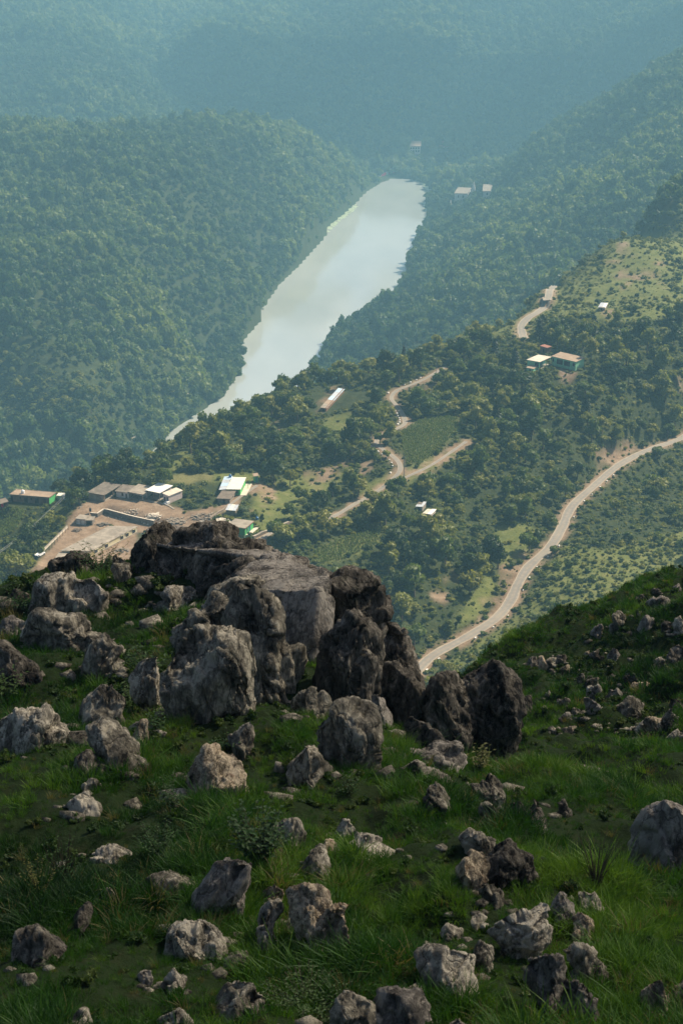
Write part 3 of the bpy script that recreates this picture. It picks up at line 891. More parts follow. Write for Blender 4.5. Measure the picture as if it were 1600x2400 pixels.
rock('boulder', 'folded curved limestone rib sweeping down behind the front boulder', [
    L(R2([(215, 600), (330, 525), (480, 455), (560, 450), (600, 520), (600, 640), (420, 660), (270, 640)]), Y=29.6, thick=0.9, nt=110, nr=30, facets=7),
    L(R2([(560, 455), (640, 398), (765, 465), (775, 560), (795, 700), (870, 820), (965, 890), (960, 925), (870, 925), (740, 900), (620, 860), (560, 680), (500, 560)]), Y=27.4, thick=0.7, nt=130, nr=36, facets=8)], 'rock', amp=0.95, strata=(.55, .1, -.8), flute=2.0)
rock('boulder', 'biggest pale fissured boulder in front of the outcrop', [
    L(R2([(275, 603), (400, 628), (520, 658), (632, 678), (640, 800), (655, 920), (664, 1000), (640, 1110), (560, 1200), (430, 1175), (320, 1140), (232, 1010), (188, 905), (155, 805), (220, 720)]), Y=24.5, thick=0.75, nt=190, nr=60, facets=6, sink=.12),
    L(R2([(540, 1180), (600, 1140), (655, 1110), (655, 1290), (600, 1290), (560, 1250)]), thick=0.8, nt=60, nr=18)], 'rock', amp=0.8, strata=(.35, .1, -.9), flute=1.7)
rock('rock', 'low pale stone at the left foot of the biggest boulder', [L(R2([(0, 890), (60, 790), (160, 765), (165, 830), (195, 940), (60, 950)]), Y=25.6, thick=.9)], 'rock_pale', amp=1.1)
rock('rock', 'brown pointed stone between the curved rib and the pillar foot', [L(R2([(865, 1000), (940, 922), (1010, 958), (1075, 1020), (985, 1060), (880, 1060)]), thick=1.0)], 'rock')
rock('boulder', 'tall blocky boulder below the pillar, grass on its left', [L(R2([(990, 1110), (1080, 1040), (1230, 1028), (1270, 1100), (1295, 1200), (1292, 1290), (1200, 1345), (1080, 1335), (1000, 1220)]), thick=0.9, nt=120, nr=34)], 'rock', amp=1.1, knob=1.4)
rock('rock', 'rounded mottled stone left of the blocky boulder under the pillar', [L(R5([(455, 260), (500, 150), (555, 102), (620, 118), (668, 170), (675, 210), (722, 290), (600, 335), (480, 320)]), thick=1.1, nt=96, nr=28)], 'rock', knob=1.6)
rock('rock_sliver', 'thin leaning grey sliver beside the foot of the dark pillar', [L(R2([(1270, 915), (1300, 915), (1330, 970), (1405, 1170), (1375, 1180), (1290, 1080)]), Y=26.4, thick=.8, facets=4)], 'rock_grey', amp=.8)
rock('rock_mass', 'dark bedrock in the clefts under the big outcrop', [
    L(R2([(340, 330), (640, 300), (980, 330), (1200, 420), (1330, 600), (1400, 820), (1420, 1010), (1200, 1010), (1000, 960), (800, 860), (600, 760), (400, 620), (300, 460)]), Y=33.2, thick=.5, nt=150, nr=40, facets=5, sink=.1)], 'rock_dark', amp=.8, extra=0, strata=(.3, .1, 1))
rock('rock_slab', 'pale sloping cap slab along the top edge of the knobbly mass', [
    ('hull', [(a, b_, Y) for a, b_, Y in ((322, 1252, 38.0), (345, 1236, 39.5), (405, 1229, 40), (520, 1250, 39), (640, 1284, 37), (705, 1308, 35.6), (350, 1275, 36.4), (480, 1284, 35.6), (600, 1306, 34.6), (690, 1325, 34.0),
      (330, 1300, 38), (480, 1310, 37.5), (690, 1345, 35))], 0.07)], 'rock_grey', amp=.5, strata=(.95, .1, -.3), flute=1.4, extra=0)
rock('ledge', 'slanting grey ledge joining the folded rib to the slab above it', [L(R2([(420, 470), (560, 400), (700, 380), (820, 420), (800, 560), (700, 640), (560, 560), (440, 540)]), Y=30.6, thick=.9, nt=130, nr=36, facets=6)], 'rock', strata=(.8, .1, .4), flute=1.6, extra=0)
rock('ledge', 'mossy rubble shelf between the knobbly mass and the flat-topped slab', [L(R2([(420, 330), (520, 290), (640, 270), (740, 300), (740, 390), (620, 420), (470, 420)]), Y=34.4, thick=1.0, nt=120, nr=34, facets=6)], 'rock_dark', strata=(.9, .1, -.2), extra=0)
# ---- right of the outcrop
rock('boulder', 'large dark jagged rock with a spiky crest in the gully', [
    L(R3([(195, 780), (255, 640), (300, 618), (390, 660), (445, 720), (470, 900), (400, 1010), (280, 930)]), thick=.9, nt=140, nr=36, facets=4, grow_=1.0),
    L(R3([(420, 730), (520, 662), (548, 640), (592, 608), (640, 660), (702, 688), (728, 790), (722, 860), (650, 960), (560, 1035), (430, 1020), (400, 860)]), thick=.85, nt=150, nr=40, facets=4, grow_=1.0)], 'rock_dark', amp=1.0, strata=(.5, .1, -.8), flute=1.6)
rock('rock', 'narrow broken stone tucked against the right side of the spiky rock', [L(R3([(715, 735), (770, 755), (780, 850), (735, 870)]), thick=1.0)], 'rock_dark', amp=1.3)
rock('rock', 'peaked dark stone with a lit brown top left of the spiky rock', [L(R3([(85, 1000), (130, 928), (190, 882), (290, 928), (325, 1000), (210, 1045)]), thick=1.2)], 'rock_dark', amp=.9)
rock('rock_slab', 'long flat ledge of thin slabs below the peaked dark stone', [L(R3([(20, 1060), (120, 1038), (200, 1030), (400, 1038), (425, 1090), (300, 1105), (220, 1075), (110, 1110)]), thick=1.5)], 'rock_grey', strata=(1, .1, .1), flute=1.8)
rock('rock', 'grassy broken stone just under the long flat ledge', [L(R3([(100, 1130), (160, 1110), (250, 1160), (330, 1190), (330, 1240), (200, 1200)]), thick=1.0)], 'rock', amp=1.2)
# ---- left slope, top to bottom
rock('boulder', 'dark squarish rock with leaves on top below the cream building', [L(R1([(328, 375), (338, 318), (430, 290), (480, 268), (562, 280), (588, 335), (540, 400), (430, 415)]), thick=1.0, nt=96, nr=28)], 'rock_dark', amp=1.1)
rock('rock', 'upright grey stone with a pointed tip left of the outcrop', [L(R1([(688, 345), (712, 258), (760, 278), (805, 325), (805, 410), (715, 425)]), thick=1.0)], 'rock')
rock('rock', 'small dark hump on the brow between two upright rocks', [L(R1([(635, 330), (645, 295), (665, 282), (695, 308), (690, 340)]), thick=1.0)], 'rock_dark')
rock('boulder', 'pale lumpy boulder split in rounded lobes on the left brow', [
    L(R1([(188, 590), (258, 440), (340, 408), (430, 400), (400, 500), (385, 600), (340, 640), (240, 630)]), thick=.9, nt=96, nr=28),
    L(R1([(390, 420), (480, 402), (560, 410), (662, 470), (640, 530), (540, 545), (420, 540)]), thick=1.0, nt=96, nr=28),
    L(R1([(385, 580), (430, 535), (500, 535), (545, 580), (530, 640), (400, 650)]), thick=1.0)], 'rock_pale', amp=1.1, knob=1.2)
rock('boulder', 'long overhanging boulder with deep shade under its right end', [L(R1([(155, 780), (200, 650), (262, 628), (400, 658), (550, 670), (625, 722), (545, 790), (430, 805), (250, 865)]), thick=.9, nt=120, nr=34, sink=.05)], 'rock', strata=(1, .1, -.2), flute=1.6)
rock('rock', 'leaning lit stone right of the overhanging boulder', [L(R1([(508, 970), (560, 855), (600, 768), (700, 718), (772, 740), (742, 835), (660, 930), (560, 1000)]), thick=.9, nt=96, nr=28)], 'rock', strata=(.7, .1, .8))
rock('boulder', 'sharp sloping dark ridge stone at the left edge under the overhang', [L(R1([(-40, 1060), (-40, 830), (10, 830), (80, 880), (170, 950), (300, 1020), (340, 1060), (150, 1070)]), thick=.8, nt=96, nr=26)], 'rock_dark', strata=(.9, .1, -.5))
rock('rock', 'mossy grey stone at the left edge beside the overhanging boulder', [L(R1([(-30, 780), (-20, 690), (60, 668), (152, 668), (140, 750), (20, 800)]), thick=1.0)], 'rock_grey')
rock('rock', 'low rubbly ledge half hidden in grass behind the folded rib', [L(R1([(800, 610), (880, 560), (960, 568), (1020, 502), (1150, 498), (1215, 550), (1080, 625), (900, 630)]), thick=1.0, nt=96)], 'rock_pale', amp=1.3, knob=1.5)
rock('rock', 'small brown stone in grass at the far left of the brow', [L(R1([(55, 550), (88, 480), (172, 488), (165, 550)]), thick=1.0)], 'rock_dark')
rock('boulder', 'pale ribbed ridge rock at the left edge halfway down the slope', [L(R4([(-30, 270), (80, 208), (190, 186), (255, 196), (275, 250), (345, 300), (435, 350), (380, 380), (270, 350), (150, 370), (-30, 380)]), thick=1.0, nt=120, nr=34)], 'rock_pale', strata=(.2, .1, 1), flute=1.7)
rock('rock', 'long tilted stone with a lit upper edge left of the biggest boulder', [L(R4([(475, 265), (510, 178), (600, 108), (720, 18), (795, 65), (760, 120), (650, 200), (560, 260)]), thick=1.0, nt=96, nr=28)], 'rock', strata=(.8, .1, .6))
rock('rock', 'humped mottled stone tapering down to the right', [L(R4([(535, 345), (600, 308), (680, 328), (742, 378), (800, 458), (885, 540), (875, 585), (800, 560), (690, 490), (580, 440)]), thick=1.0, nt=96, nr=28)], 'rock', knob=1.5)
rock('rock', 'small rusty upright stone below the tilted stone', [L(R4([(800, 355), (858, 238), (912, 248), (915, 335), (880, 380)]), thick=1.0)], 'rock_rust')
rock('rock', 'dark two-peaked stone left of the humped mottled stone', [L(R4([(465, 530), (480, 455), (530, 436), (580, 488), (640, 518), (655, 585), (560, 580), (480, 570)]), thick=1.1)], 'rock_dark')
rock('rock', 'little pale stone under the dark two-peaked stone', [L(R4([(500, 655), (555, 578), (602, 588), (575, 655)]), thick=1.1)], 'rock')
rock('rock', 'white-topped flat stone alone in dark grass', [L(R4([(375, 780), (430, 688), (532, 682), (592, 738), (645, 795), (580, 808), (450, 800)]), thick=1.2, nt=96)], 'rock_pale', knob=1.3)
rock('boulder', 'rounded brown-speckled boulder below the biggest boulder', [L(R4([(1165, 650), (1200, 518), (1240, 448), (1312, 458), (1385, 512), (1432, 498), (1492, 568), (1515, 655), (1470, 720), (1300, 705)]), thick=1.0, nt=110, nr=32)], 'rock_rust', knob=1.6)
rock('rock', 'low cream stone strip in grass left of the leafy plant', [L(R4([(550, 1075), (600, 1038), (690, 1036), (795, 1068), (745, 1095)]), thick=1.6)], 'rock_pale')
rock('rock', 'smooth leaning grey slab below the broad-leaved shrub', [L(R7([(880, 335), (940, 250), (1010, 150), (1080, 105), (1142, 148), (1132, 225), (1065, 305), (990, 360)]), thick=.5, nt=96, nr=28, facets=5)], 'rock_grey', amp=.7, strata=(.6, .1, .75), knob=.5)
# ---- middle foreground
rock('rock', 'small pointed pale stone right of the broad-leaved shrub', [L(R5([(755, 700), (790, 588), (832, 578), (892, 650), (875, 710)]), thick=1.0)], 'rock_pale')
rock('rock', 'dark ribbed stone directly behind the broad-leaved shrub', [L(R5([(350, 640), (368, 578), (450, 558), (522, 598), (565, 660), (545, 730), (450, 730)]), thick=1.0)], 'rock')
rock('rock', 'pale vertically grooved stone right of the leaning grey slab', [L(R5([(515, 870), (558, 788), (612, 756), (662, 788), (715, 870), (718, 950), (560, 940)]), thick=1.0, nt=96)], 'rock_pale', strata=(.1, .1, 1), flute=2.2)
rock('rock', 'round knob of stone above the vertically grooved stone', [L(R5([(655, 790), (690, 728), (750, 738), (775, 780), (705, 810)]), thick=1.1)], 'rock_rust')
rock('boulder', 'jutting layered pale stone with a dark hollow to its left', [
    L(R5([(835, 740), (930, 698), (965, 655), (1022, 718), (1030, 790), (900, 810)]), thick=1.0, nt=80),
    L(R5([(850, 790), (1000, 790), (1135, 858), (1115, 922), (1005, 1015), (900, 950), (868, 870)]), thick=1.0, nt=96, nr=28)], 'rock_pale', strata=(1, .1, -.3), knob=1.4)
rock('rock', 'small crumbly stone above left of the rusty rock cluster', [L(R5([(310, 1045), (380, 968), (435, 1020), (405, 1085), (335, 1110)]), thick=1.1)], 'rock_rust')
rock('boulder', 'rusty orange crumbling rock, right half of a ring of stones', [
    L(R7([(1435, 470), (1488, 348), (1545, 328), (1575, 400), (1604, 480), (1612, 565), (1560, 600), (1470, 590)]), thick=.9, nt=96, nr=28),
    L(R7([(1335, 320), (1400, 256), (1492, 288), (1530, 380), (1470, 430), (1350, 380)]), thick=1.0, nt=80)], 'rock_rust', amp=1.3, knob=2.0)
rock('rock', 'curved pale stone, left half of a ring of stones', [
    L(R7([(1192, 505), (1208, 410), (1280, 355), (1295, 395), (1240, 450), (1255, 545), (1222, 560)]), thick=1.2),
    L(R7([(1230, 545), (1300, 560), (1350, 565), (1405, 580), (1405, 630), (1330, 610), (1250, 590)]), thick=1.2)], 'rock_pale', amp=1.3, knob=1.6)
rock('rock', 'pale fist-shaped stone in the middle of a ring of stones', [L(R7([(1315, 400), (1390, 395), (1400, 460), (1335, 480)]), thick=1.3)], 'rock_pale')
rock('boulder', 'craggy upright brown stone in the bright grass right of centre', [L(R6([(185, 760), (230, 678), (300, 668), (392, 740), (385, 850), (330, 880), (220, 840)]), thick=1.0, nt=96, nr=28)], 'rock_rust', amp=1.2, knob=1.6)
rock('rock', 'striped crumbling stone at the foot of the craggy brown stone', [L(R6([(325, 910), (350, 848), (402, 868), (485, 985), (385, 970)]), thick=1.0)], 'rock')
rock('boulder', 'dark twin-peaked rock in the bright grass right of the craggy brown stone', [
    L(R6([(335, 700), (460, 618), (525, 658), (560, 740), (480, 840), (390, 850)]), thick=1.0, nt=96),
    L(R6([(520, 690), (580, 612), (642, 690), (665, 755), (600, 780), (530, 790)]), thick=1.0)], 'rock_dark', strata=(.8, .1, .5), flute=1.8)
rock('rock', 'rounded greyish stone with grass over it above the craggy brown stone', [L(R6([(205, 570), (280, 508), (352, 538), (415, 600), (330, 660), (235, 630)]), thick=1.0)], 'rock')
rock('boulder', 'huge rounded grey boulder cut off by the right edge', [L(R6([(1258, 650), (1308, 520), (1370, 438), (1470, 333), (1570, 348), (1700, 420), (1760, 600), (1700, 780), (1530, 835), (1440, 865), (1355, 835), (1298, 805)]), Y=18.2, thick=.8, nt=140, nr=44, facets=9, sink=0.02)], 'rock_grey', amp=.75, knob=.7)
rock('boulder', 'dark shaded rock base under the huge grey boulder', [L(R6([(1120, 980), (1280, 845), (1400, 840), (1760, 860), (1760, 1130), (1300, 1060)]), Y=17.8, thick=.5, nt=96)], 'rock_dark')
rock('rock', 'small upright stone behind the right end of the pale wedge', [L(R6([(775, 1010), (830, 938), (892, 1000), (895, 1070), (820, 1090)]), thick=1.0)], 'rock_grey')
rock('boulder', 'pale wedge-shaped boulder tapering to a point below', [L(R6([(378, 1125), (480, 1068), (640, 1028), (770, 1028), (824, 1068), (785, 1140), (650, 1220), (565, 1290), (500, 1255), (430, 1195)]), thick=.8, nt=120, nr=36, sink=.1)], 'rock_pale', strata=(.9, .1, .4))
rock('rock', 'knobbly stone right of the pale wedge-shaped boulder', [L(R6([(895, 1090), (958, 1038), (1012, 1098), (1015, 1190), (935, 1150)]), thick=1.0)], 'rock_rust')
rock('rock', 'grass-topped stone above the knobbly stone near the grey boulder', [L(R6([(935, 930), (1010, 896), (1075, 955), (1065, 1030), (960, 1010)]), thick=1.0)], 'rock')
rock('rock', 'narrow dark fin of stone standing in grass', [L(R6([(615, 360), (650, 335), (692, 400), (735, 525), (725, 570), (660, 490)]), thick=1.0)], 'rock_dark', strata=(.5, .1, -.85))
rock('rock', 'dark stone just left of the narrow fin', [L(R6([(505, 370), (568, 338), (612, 400), (605, 450), (520, 430)]), thick=1.0)], 'rock_dark')
rock('rock_slab', 'slanting lit slab edge running down to the right in mid slope', [L(R6([(262, 205), (380, 196), (422, 258), (475, 300), (488, 375), (400, 340), (300, 270)]), thick=1.2)], 'rock', strata=(.8, .1, -.6))
rock('rock', 'rubbly stone below the slanting slab edge', [L(R6([(325, 380), (400, 356), (455, 420), (420, 470), (335, 430)]), thick=1.0)], 'rock', knob=1.6)
rock('rock', 'small dark stone on the grassy slope left of the big right boulder', [L(R6([(795, 360), (850, 345), (885, 420), (840, 435)]), thick=1.0)], 'rock_dark')
rock('rock', 'dark slanting stone under the ledge of thin slabs', [L(R6([(-10, 250), (50, 248), (132, 350), (138, 420), (60, 390), (-10, 330)]), thick=1.0)], 'rock', strata=(.7, .1, -.7))
# ---- bottom
rock('boulder', 'flat-fronted pale stone left of the bottom layered rock', [L(R8([(355, 605), (470, 556), (592, 546), (614, 600), (602, 690), (540, 730), (420, 710)]), thick=.9, nt=110, nr=32, facets=6)], 'rock_pale', amp=.9)
rock('rock', 'dark small stone squeezed between two pale boulders', [L(R8([(605, 570), (640, 528), (692, 556), (685, 650), (620, 645)]), thick=1.0)], 'rock')
rock('boulder', 'tall layered rock with upright grey sheets at the bottom', [
    L(R8([(862, 660), (900, 565), (960, 512), (1022, 575), (1040, 700), (1030, 882), (960, 882), (900, 760)]), thick=.9, nt=110, nr=32),
    L(R8([(1000, 600), (1062, 616), (1112, 648), (1138, 760), (1150, 900), (1010, 900)]), thick=.9, nt=96, nr=28)], 'rock_grey', strata=(.3, .1, -1), flute=2.2)
rock('rock', 'arched mottled stone right of the layered rock', [L(R8([(1020, 535), (1060, 508), (1122, 526), (1184, 598), (1206, 690), (1150, 680), (1080, 610)]), thick=1.0)], 'rock', knob=1.5)
rock('boulder', 'blocky grey stone with a chipped top at the bottom edge', [L(R8([(172, 830), (220, 748), (312, 726), (332, 770), (395, 840), (430, 930), (200, 930)]), thick=.9, nt=96, nr=28)], 'rock_grey', amp=.9)
rock('rock', 'mossy stone at the bottom edge left of the blocky grey one', [L(R8([(-20, 790), (80, 756), (142, 776), (195, 880), (190, 930), (-20, 930)]), thick=.9)], 'rock')
rock('rock', 'rust-streaked stone near the bottom right corner', [L(R8([(1385, 760), (1470, 714), (1504, 790), (1506, 880), (1420, 850)]), thick=1.0)], 'rock_rust', knob=1.7)
rock('rock', 'stone at the bottom right edge of the slope', [L(R8([(1528, 705), (1590, 680), (1640, 700), (1630, 830), (1540, 800)]), thick=1.0)], 'rock_rust')
rock('rock', 'flat chip of pale stone in grass above the flat-fronted stone', [L(R8([(582, 420), (650, 388), (664, 410), (600, 436)]), thick=1.6)], 'rock_pale')
rock('rock', 'long low pale stone sunk in grass left of the pale wedge', [L(R8([(440, 465), (480, 440), (555, 480), (525, 498)]), thick=1.6)], 'rock_pale')
rock('rock', 'lowest pale stone poking up at the bottom edge', [L(R8([(465, 885), (540, 856), (585, 890), (580, 930), (470, 930)]), thick=1.0)], 'rock_pale')
rock('boulder', 'dark rough boulder in the shade at the lower left', [L(R7([(48, 570), (60, 518), (150, 488), (222, 462), (284, 510), (295, 550), (150, 612)]), thick=1.0, nt=96, nr=28)], 'rock_dark', knob=1.5)
rock('boulder', 'pale rounded boulder in grass at the lower left centre', [L(R7([(775, 510), (800, 428), (880, 402), (932, 428), (1005, 478), (1048, 545), (900, 570), (800, 565)]), thick=1.0, nt=110, nr=32)], 'rock_pale')
rock('rock', 'small cream stone in long grass near the bottom left', [L(R7([(755, 700), (800, 656), (855, 688), (835, 730)]), thick=1.1)], 'rock_pale')
rock('rock', 'egg-sized round grey stone left of the small cream stone', [L(R7([(636, 665), (660, 632), (692, 648), (696, 692), (652, 696)]), thick=1.1)], 'rock_grey')
rock('rock', 'pale slanted stone at the bottom edge left of centre', [L(R7([(710, 900), (780, 826), (872, 848), (880, 910), (760, 920)]), thick=1.0)], 'rock_pale')
rock('rock', 'pointed pale stone in grass at the bottom left edge', [L(R7([(325, 880), (340, 836), (376, 812), (404, 850), (406, 900), (340, 910)]), thick=1.0)], 'rock_pale')
rock('rock', 'low flat boulder under creeping leaves at the bottom', [L(R7([(950, 850), (1050, 756), (1180, 712), (1245, 730), (1155, 795), (1050, 850)]), thick=1.2, nt=96)], 'rock')
rock('rock_slab', 'low mossy rock band left of the leaning grey slab', [L(R7([(605, 275), (640, 228), (800, 218), (925, 240), (925, 295), (750, 275), (650, 296)]), thick=1.6, nt=96)], 'rock', knob=1.6, strata=(1, .1, .1))
rock('rock', 'small pitted stone left of the low mossy rock band', [L(R7([(485, 300), (510, 266), (565, 330), (512, 360)]), thick=1.0)], 'rock')
rock('rock', 'mossy slanted stone in deep grass at the lower left', [L(R7([(295, 470), (350, 398), (415, 362), (405, 420), (335, 480)]), thick=1.0)], 'rock_dark')
# ---- small rocks scattered over the grassy right hill
HILL = [(1095, 330, 95, 140), (930, 410, 75, 95), (470, 630, 60, 120), (530, 650, 100, 90), (600, 640, 95, 55), (680, 600, 60, 85), (700, 685, 65, 95), (870, 580, 55, 65),
        (940, 580, 90, 75), (1065, 590, 95, 110), (905, 780, 80, 100), (908, 850, 80, 120), (815, 760, 55, 80), (1050, 750, 90, 50), (1190, 740, 95, 60), (1310, 350, 125, 95),
        (1400, 210, 130, 125), (1450, 370, 65, 65), (1545, 380, 85, 125), (1510, 600, 100, 200), (1400, 640, 85, 80), (1180, 965, 200, 115), (1075, 885, 120, 90), (1260, 830, 180, 80),
        (900, 960, 100, 115), (790, 1005, 150, 90), (720, 1040, 95, 60), (1260, 1110, 85, 115), (1360, 1100, 150, 120), (1480, 1050, 95, 150), (1520, 960, 110, 120), (1510, 1180, 110, 100),
        (740, 1120, 85, 80), (600, 1130, 65, 50), (690, 930, 90, 80), (580, 870, 45, 50), (1270, 150, 40, 40), (1360, 110, 60, 50), (1250, 265, 30, 40), (1520, 90, 60, 70), (1180, 430, 70, 40)]
HL = {9: 'orange-topped outcrop halfway up the grassy right hill', 11: 'pale stacked stone column on the grassy right hill', 19: 'tall pale outcrop at the right edge of the grassy hill', 21: 'broad grey boulder with lit top at the foot of the right hill',
      0: 'blocky grey outcrop high on the open grass of the right hill', 28: 'wide grey crag at the foot of the right hill near the edge', 16: 'slanted pale ledge near the crest of the right hill', 23: 'low dark rubble ledge above the broad grey boulder'}
rr = random.Random(5)
for k, (x, y, w, h) in enumerate(HILL):
    w *= 1.3; h *= 1.05
    n = 8
    out = []
    for a in range(n):
        th = 2 * math.pi * a / n + rr.uniform(-.25, .25)
        q = rr.uniform(.68, 1.05)
        out.append((x + math.cos(th) * w / 2 * q + (0.18 * h * -math.sin(th) if k % 3 else 0), y + math.sin(th) * h / 2 * q))
    mm = ('rock', 'rock_pale', 'rock_grey', 'rock_rust', 'rock_dark')[rr.randrange(5)]
    tone = dict(rock='mottled', rock_pale='pale', rock_grey='smooth grey', rock_rust='brownish', rock_dark='dark')[mm]
    form = 'upright' if h > 1.25 * w else 'flat' if w > 1.5 * h else 'stubby'
    place = 'near the crest' if y < 400 else 'halfway up' if y < 720 else 'low' if y < 1000 else 'at the foot'
    side = 'towards the gully' if x < 850 else 'in the middle' if x < 1250 else 'towards its far side'
    lab = HL.get(k) or '%s %s outcrop %s on the right hill, %s' % (form, tone, place, side)
    rock('rock', lab, [L(RH(out), thick=1.0, nt=72, nr=20)], mm, None if k in HL else 'small outcrops on the right hill', amp=1.2, knob=1.4, strata=(.4, .1, .9), extra=2)
for k, (x, y, w, h, lab) in enumerate([(955, 1110, 42, 32, 'small yellowish round stone on grass at the foot of the right hill'), (1120, 1132, 62, 20, 'flat whitish stone on grass right of the yellowish round stone'),
                                      (1182, 1120, 32, 30, 'tiny round pale stone beside the flat whitish stone')]):
    rock('rock', lab, [L(RH([(x + math.cos(a) * w / 2, y + math.sin(a) * h / 2) for a in np.linspace(0, 6.28, 8)[:-1]]), thick=1.2, nt=40, nr=12)], 'rock_pale')

def untie(group, dist):
    """two look-alikes with one label: say which is nearer"""
    by = {}
    for o in list(C.objects):
        if o.parent is None and 'label' in o and str(o.get('group', '')).startswith(group): by.setdefault(o['label'], []).append(o)
    for lab, os_ in by.items():
        if len(os_) == 2:
            os_.sort(key=dist)
            for o, w in zip(os_, ('nearer', 'farther')): o['label'] = lab + ', ' + w
        elif len(os_) == 3:
            os_.sort(key=dist)
            for o, w in zip(os_, ('nearest', 'middle', 'farthest')): o['label'] = lab + ', ' + w
untie('small outcrops', lambda o: o.location.y)
# ================================================================== BUILDINGS
M['brick'] = plain_mat('brown_brick', (0.24, 0.135, 0.085), var=.3, scale=.9, dirt=(0.13, 0.085, 0.06))
M['green'] = plain_mat('bright_green_plaster', (0.09, 0.44, 0.13), .7, .12, .7, (0.08, 0.30, 0.10))
M['mint'] = plain_mat('mint_green_plaster', (0.26, 0.56, 0.33), .7, .12, .7, (0.20, 0.38, 0.24))
M['cream'] = plain_mat('cream_plaster', (0.62, 0.56, 0.38), .75, .14, .35, (0.60, 0.47, 0.13))
M['white'] = plain_mat('white_plaster', (0.70, 0.66, 0.61), .75, .10, .6, (0.50, 0.45, 0.38))
M['pinkwhite'] = plain_mat('pinkish_plaster', (0.68, 0.55, 0.50), .75, .12, .6, (0.52, 0.42, 0.36))
M['concrete'] = plain_mat('stained_concrete', (0.33, 0.28, 0.22), .9, .3, .5, (0.17, 0.14, 0.11))
M['concrete_dark'] = plain_mat('dark_concrete', (0.20, 0.165, 0.13), .9, .35, .8, (0.085, 0.07, 0.055))
M['concrete_pale'] = plain_mat('pale_concrete', (0.62, 0.54, 0.43), .85, .14, .6, (0.42, 0.35, 0.28))
M['mudroof'] = plain_mat('brown_flat_roof', (0.34, 0.25, 0.175), .95, .25, .5, (0.24, 0.17, 0.12))
M['slate'] = plain_mat('old_slate_roof', (0.19, 0.15, 0.115), .9, .35, 1.2, (0.10, 0.08, 0.06))
M['whiteroof'] = plain_mat('whitewashed_roof', (0.78, 0.74, 0.66), .7, .08, .6)
M['tin'] = plain_mat('grey_tin_sheet', (0.50, 0.53, 0.56), .4, .2, .8, (0.38, 0.34, 0.30), spec=.5)
M['tin_blue'] = plain_mat('bluish_tin_sheet', (0.46, 0.58, 0.68), .4, .15, .8, spec=.5)
M['tin_cream'] = plain_mat('cream_tin_sheet', (0.74, 0.68, 0.55), .5, .12, .8, spec=.4)
M['stone'] = plain_mat('rubble_stone_wall', (0.27, 0.215, 0.16), .95, .45, 2.2, (0.12, 0.10, 0.08))
M['dark'] = plain_mat('dark_interior', (0.018, 0.018, 0.02), .6, .1)
M['pane'] = plain_mat('dark_window_pane', (0.03, 0.032, 0.036), .25, .1, spec=.5)
M['shutter'] = plain_mat('brown_wood', (0.10, 0.055, 0.04), .7, .25, 4)
M['bluedoor'] = plain_mat('blue_painted_door', (0.03, 0.11, 0.22), .5, .15, 4)
M['trim'] = plain_mat('red_brown_trim', (0.30, 0.13, 0.09), .8, .2)
M['teal'] = plain_mat('teal_paint', (0.05, 0.20, 0.22), .7, .15)
M['tank_white'] = plain_mat('white_plastic', (0.8, 0.8, 0.8), .4, .05)
M['tank_black'] = plain_mat('black_plastic', (0.02, 0.02, 0.022), .4, .05)
M['tank_blue'] = plain_mat('blue_plastic', (0.03, 0.13, 0.30), .4, .05)
M['redcloth'] = plain_mat('red_cloth', (0.55, 0.03, 0.08), .8, .1)
M['metal'] = plain_mat('grey_metal', (0.25, 0.25, 0.26), .5, .1)

BOXF = [(0, 3, 2, 1), (4, 5, 6, 7), (0, 1, 5, 4), (1, 2, 6, 5), (2, 3, 7, 6), (3, 0, 4, 7)]
FRAMES = []
class Frame:
    """local axes of a building: s along its front, t into its depth, h up (metres)."""
    def __init__(s, FL, FR, BR, z, hpx):
        s.o = P(*FL, z); r = P(*FR, z); b = P(*BR, z)
        s.W = (r - s.o).length; s.us = (r - s.o) / s.W
        dvec = b - r
        s.D = dvec.length; s.ut = dvec / s.D
        perp = Vector((-s.us.y, s.us.x, 0))
        if perp.y < 0 and abs(perp.dot(s.ut)) < 0: perp = -perp
        if perp.dot(s.ut) < 0: perp = -perp
        # square the plan up, keep part of the traced slant
        s.ut = (perp * 0.6 + s.ut * 0.4).normalized()
        d = math.hypot(s.o.length, 0)
        s.H = hpx * d / FPX / math.cos(math.atan2(-z, s.o.y))
        FRAMES.append(s)
    def pt(s, a, b, h): return s.us * a + s.ut * b + Vector((0, 0, h))

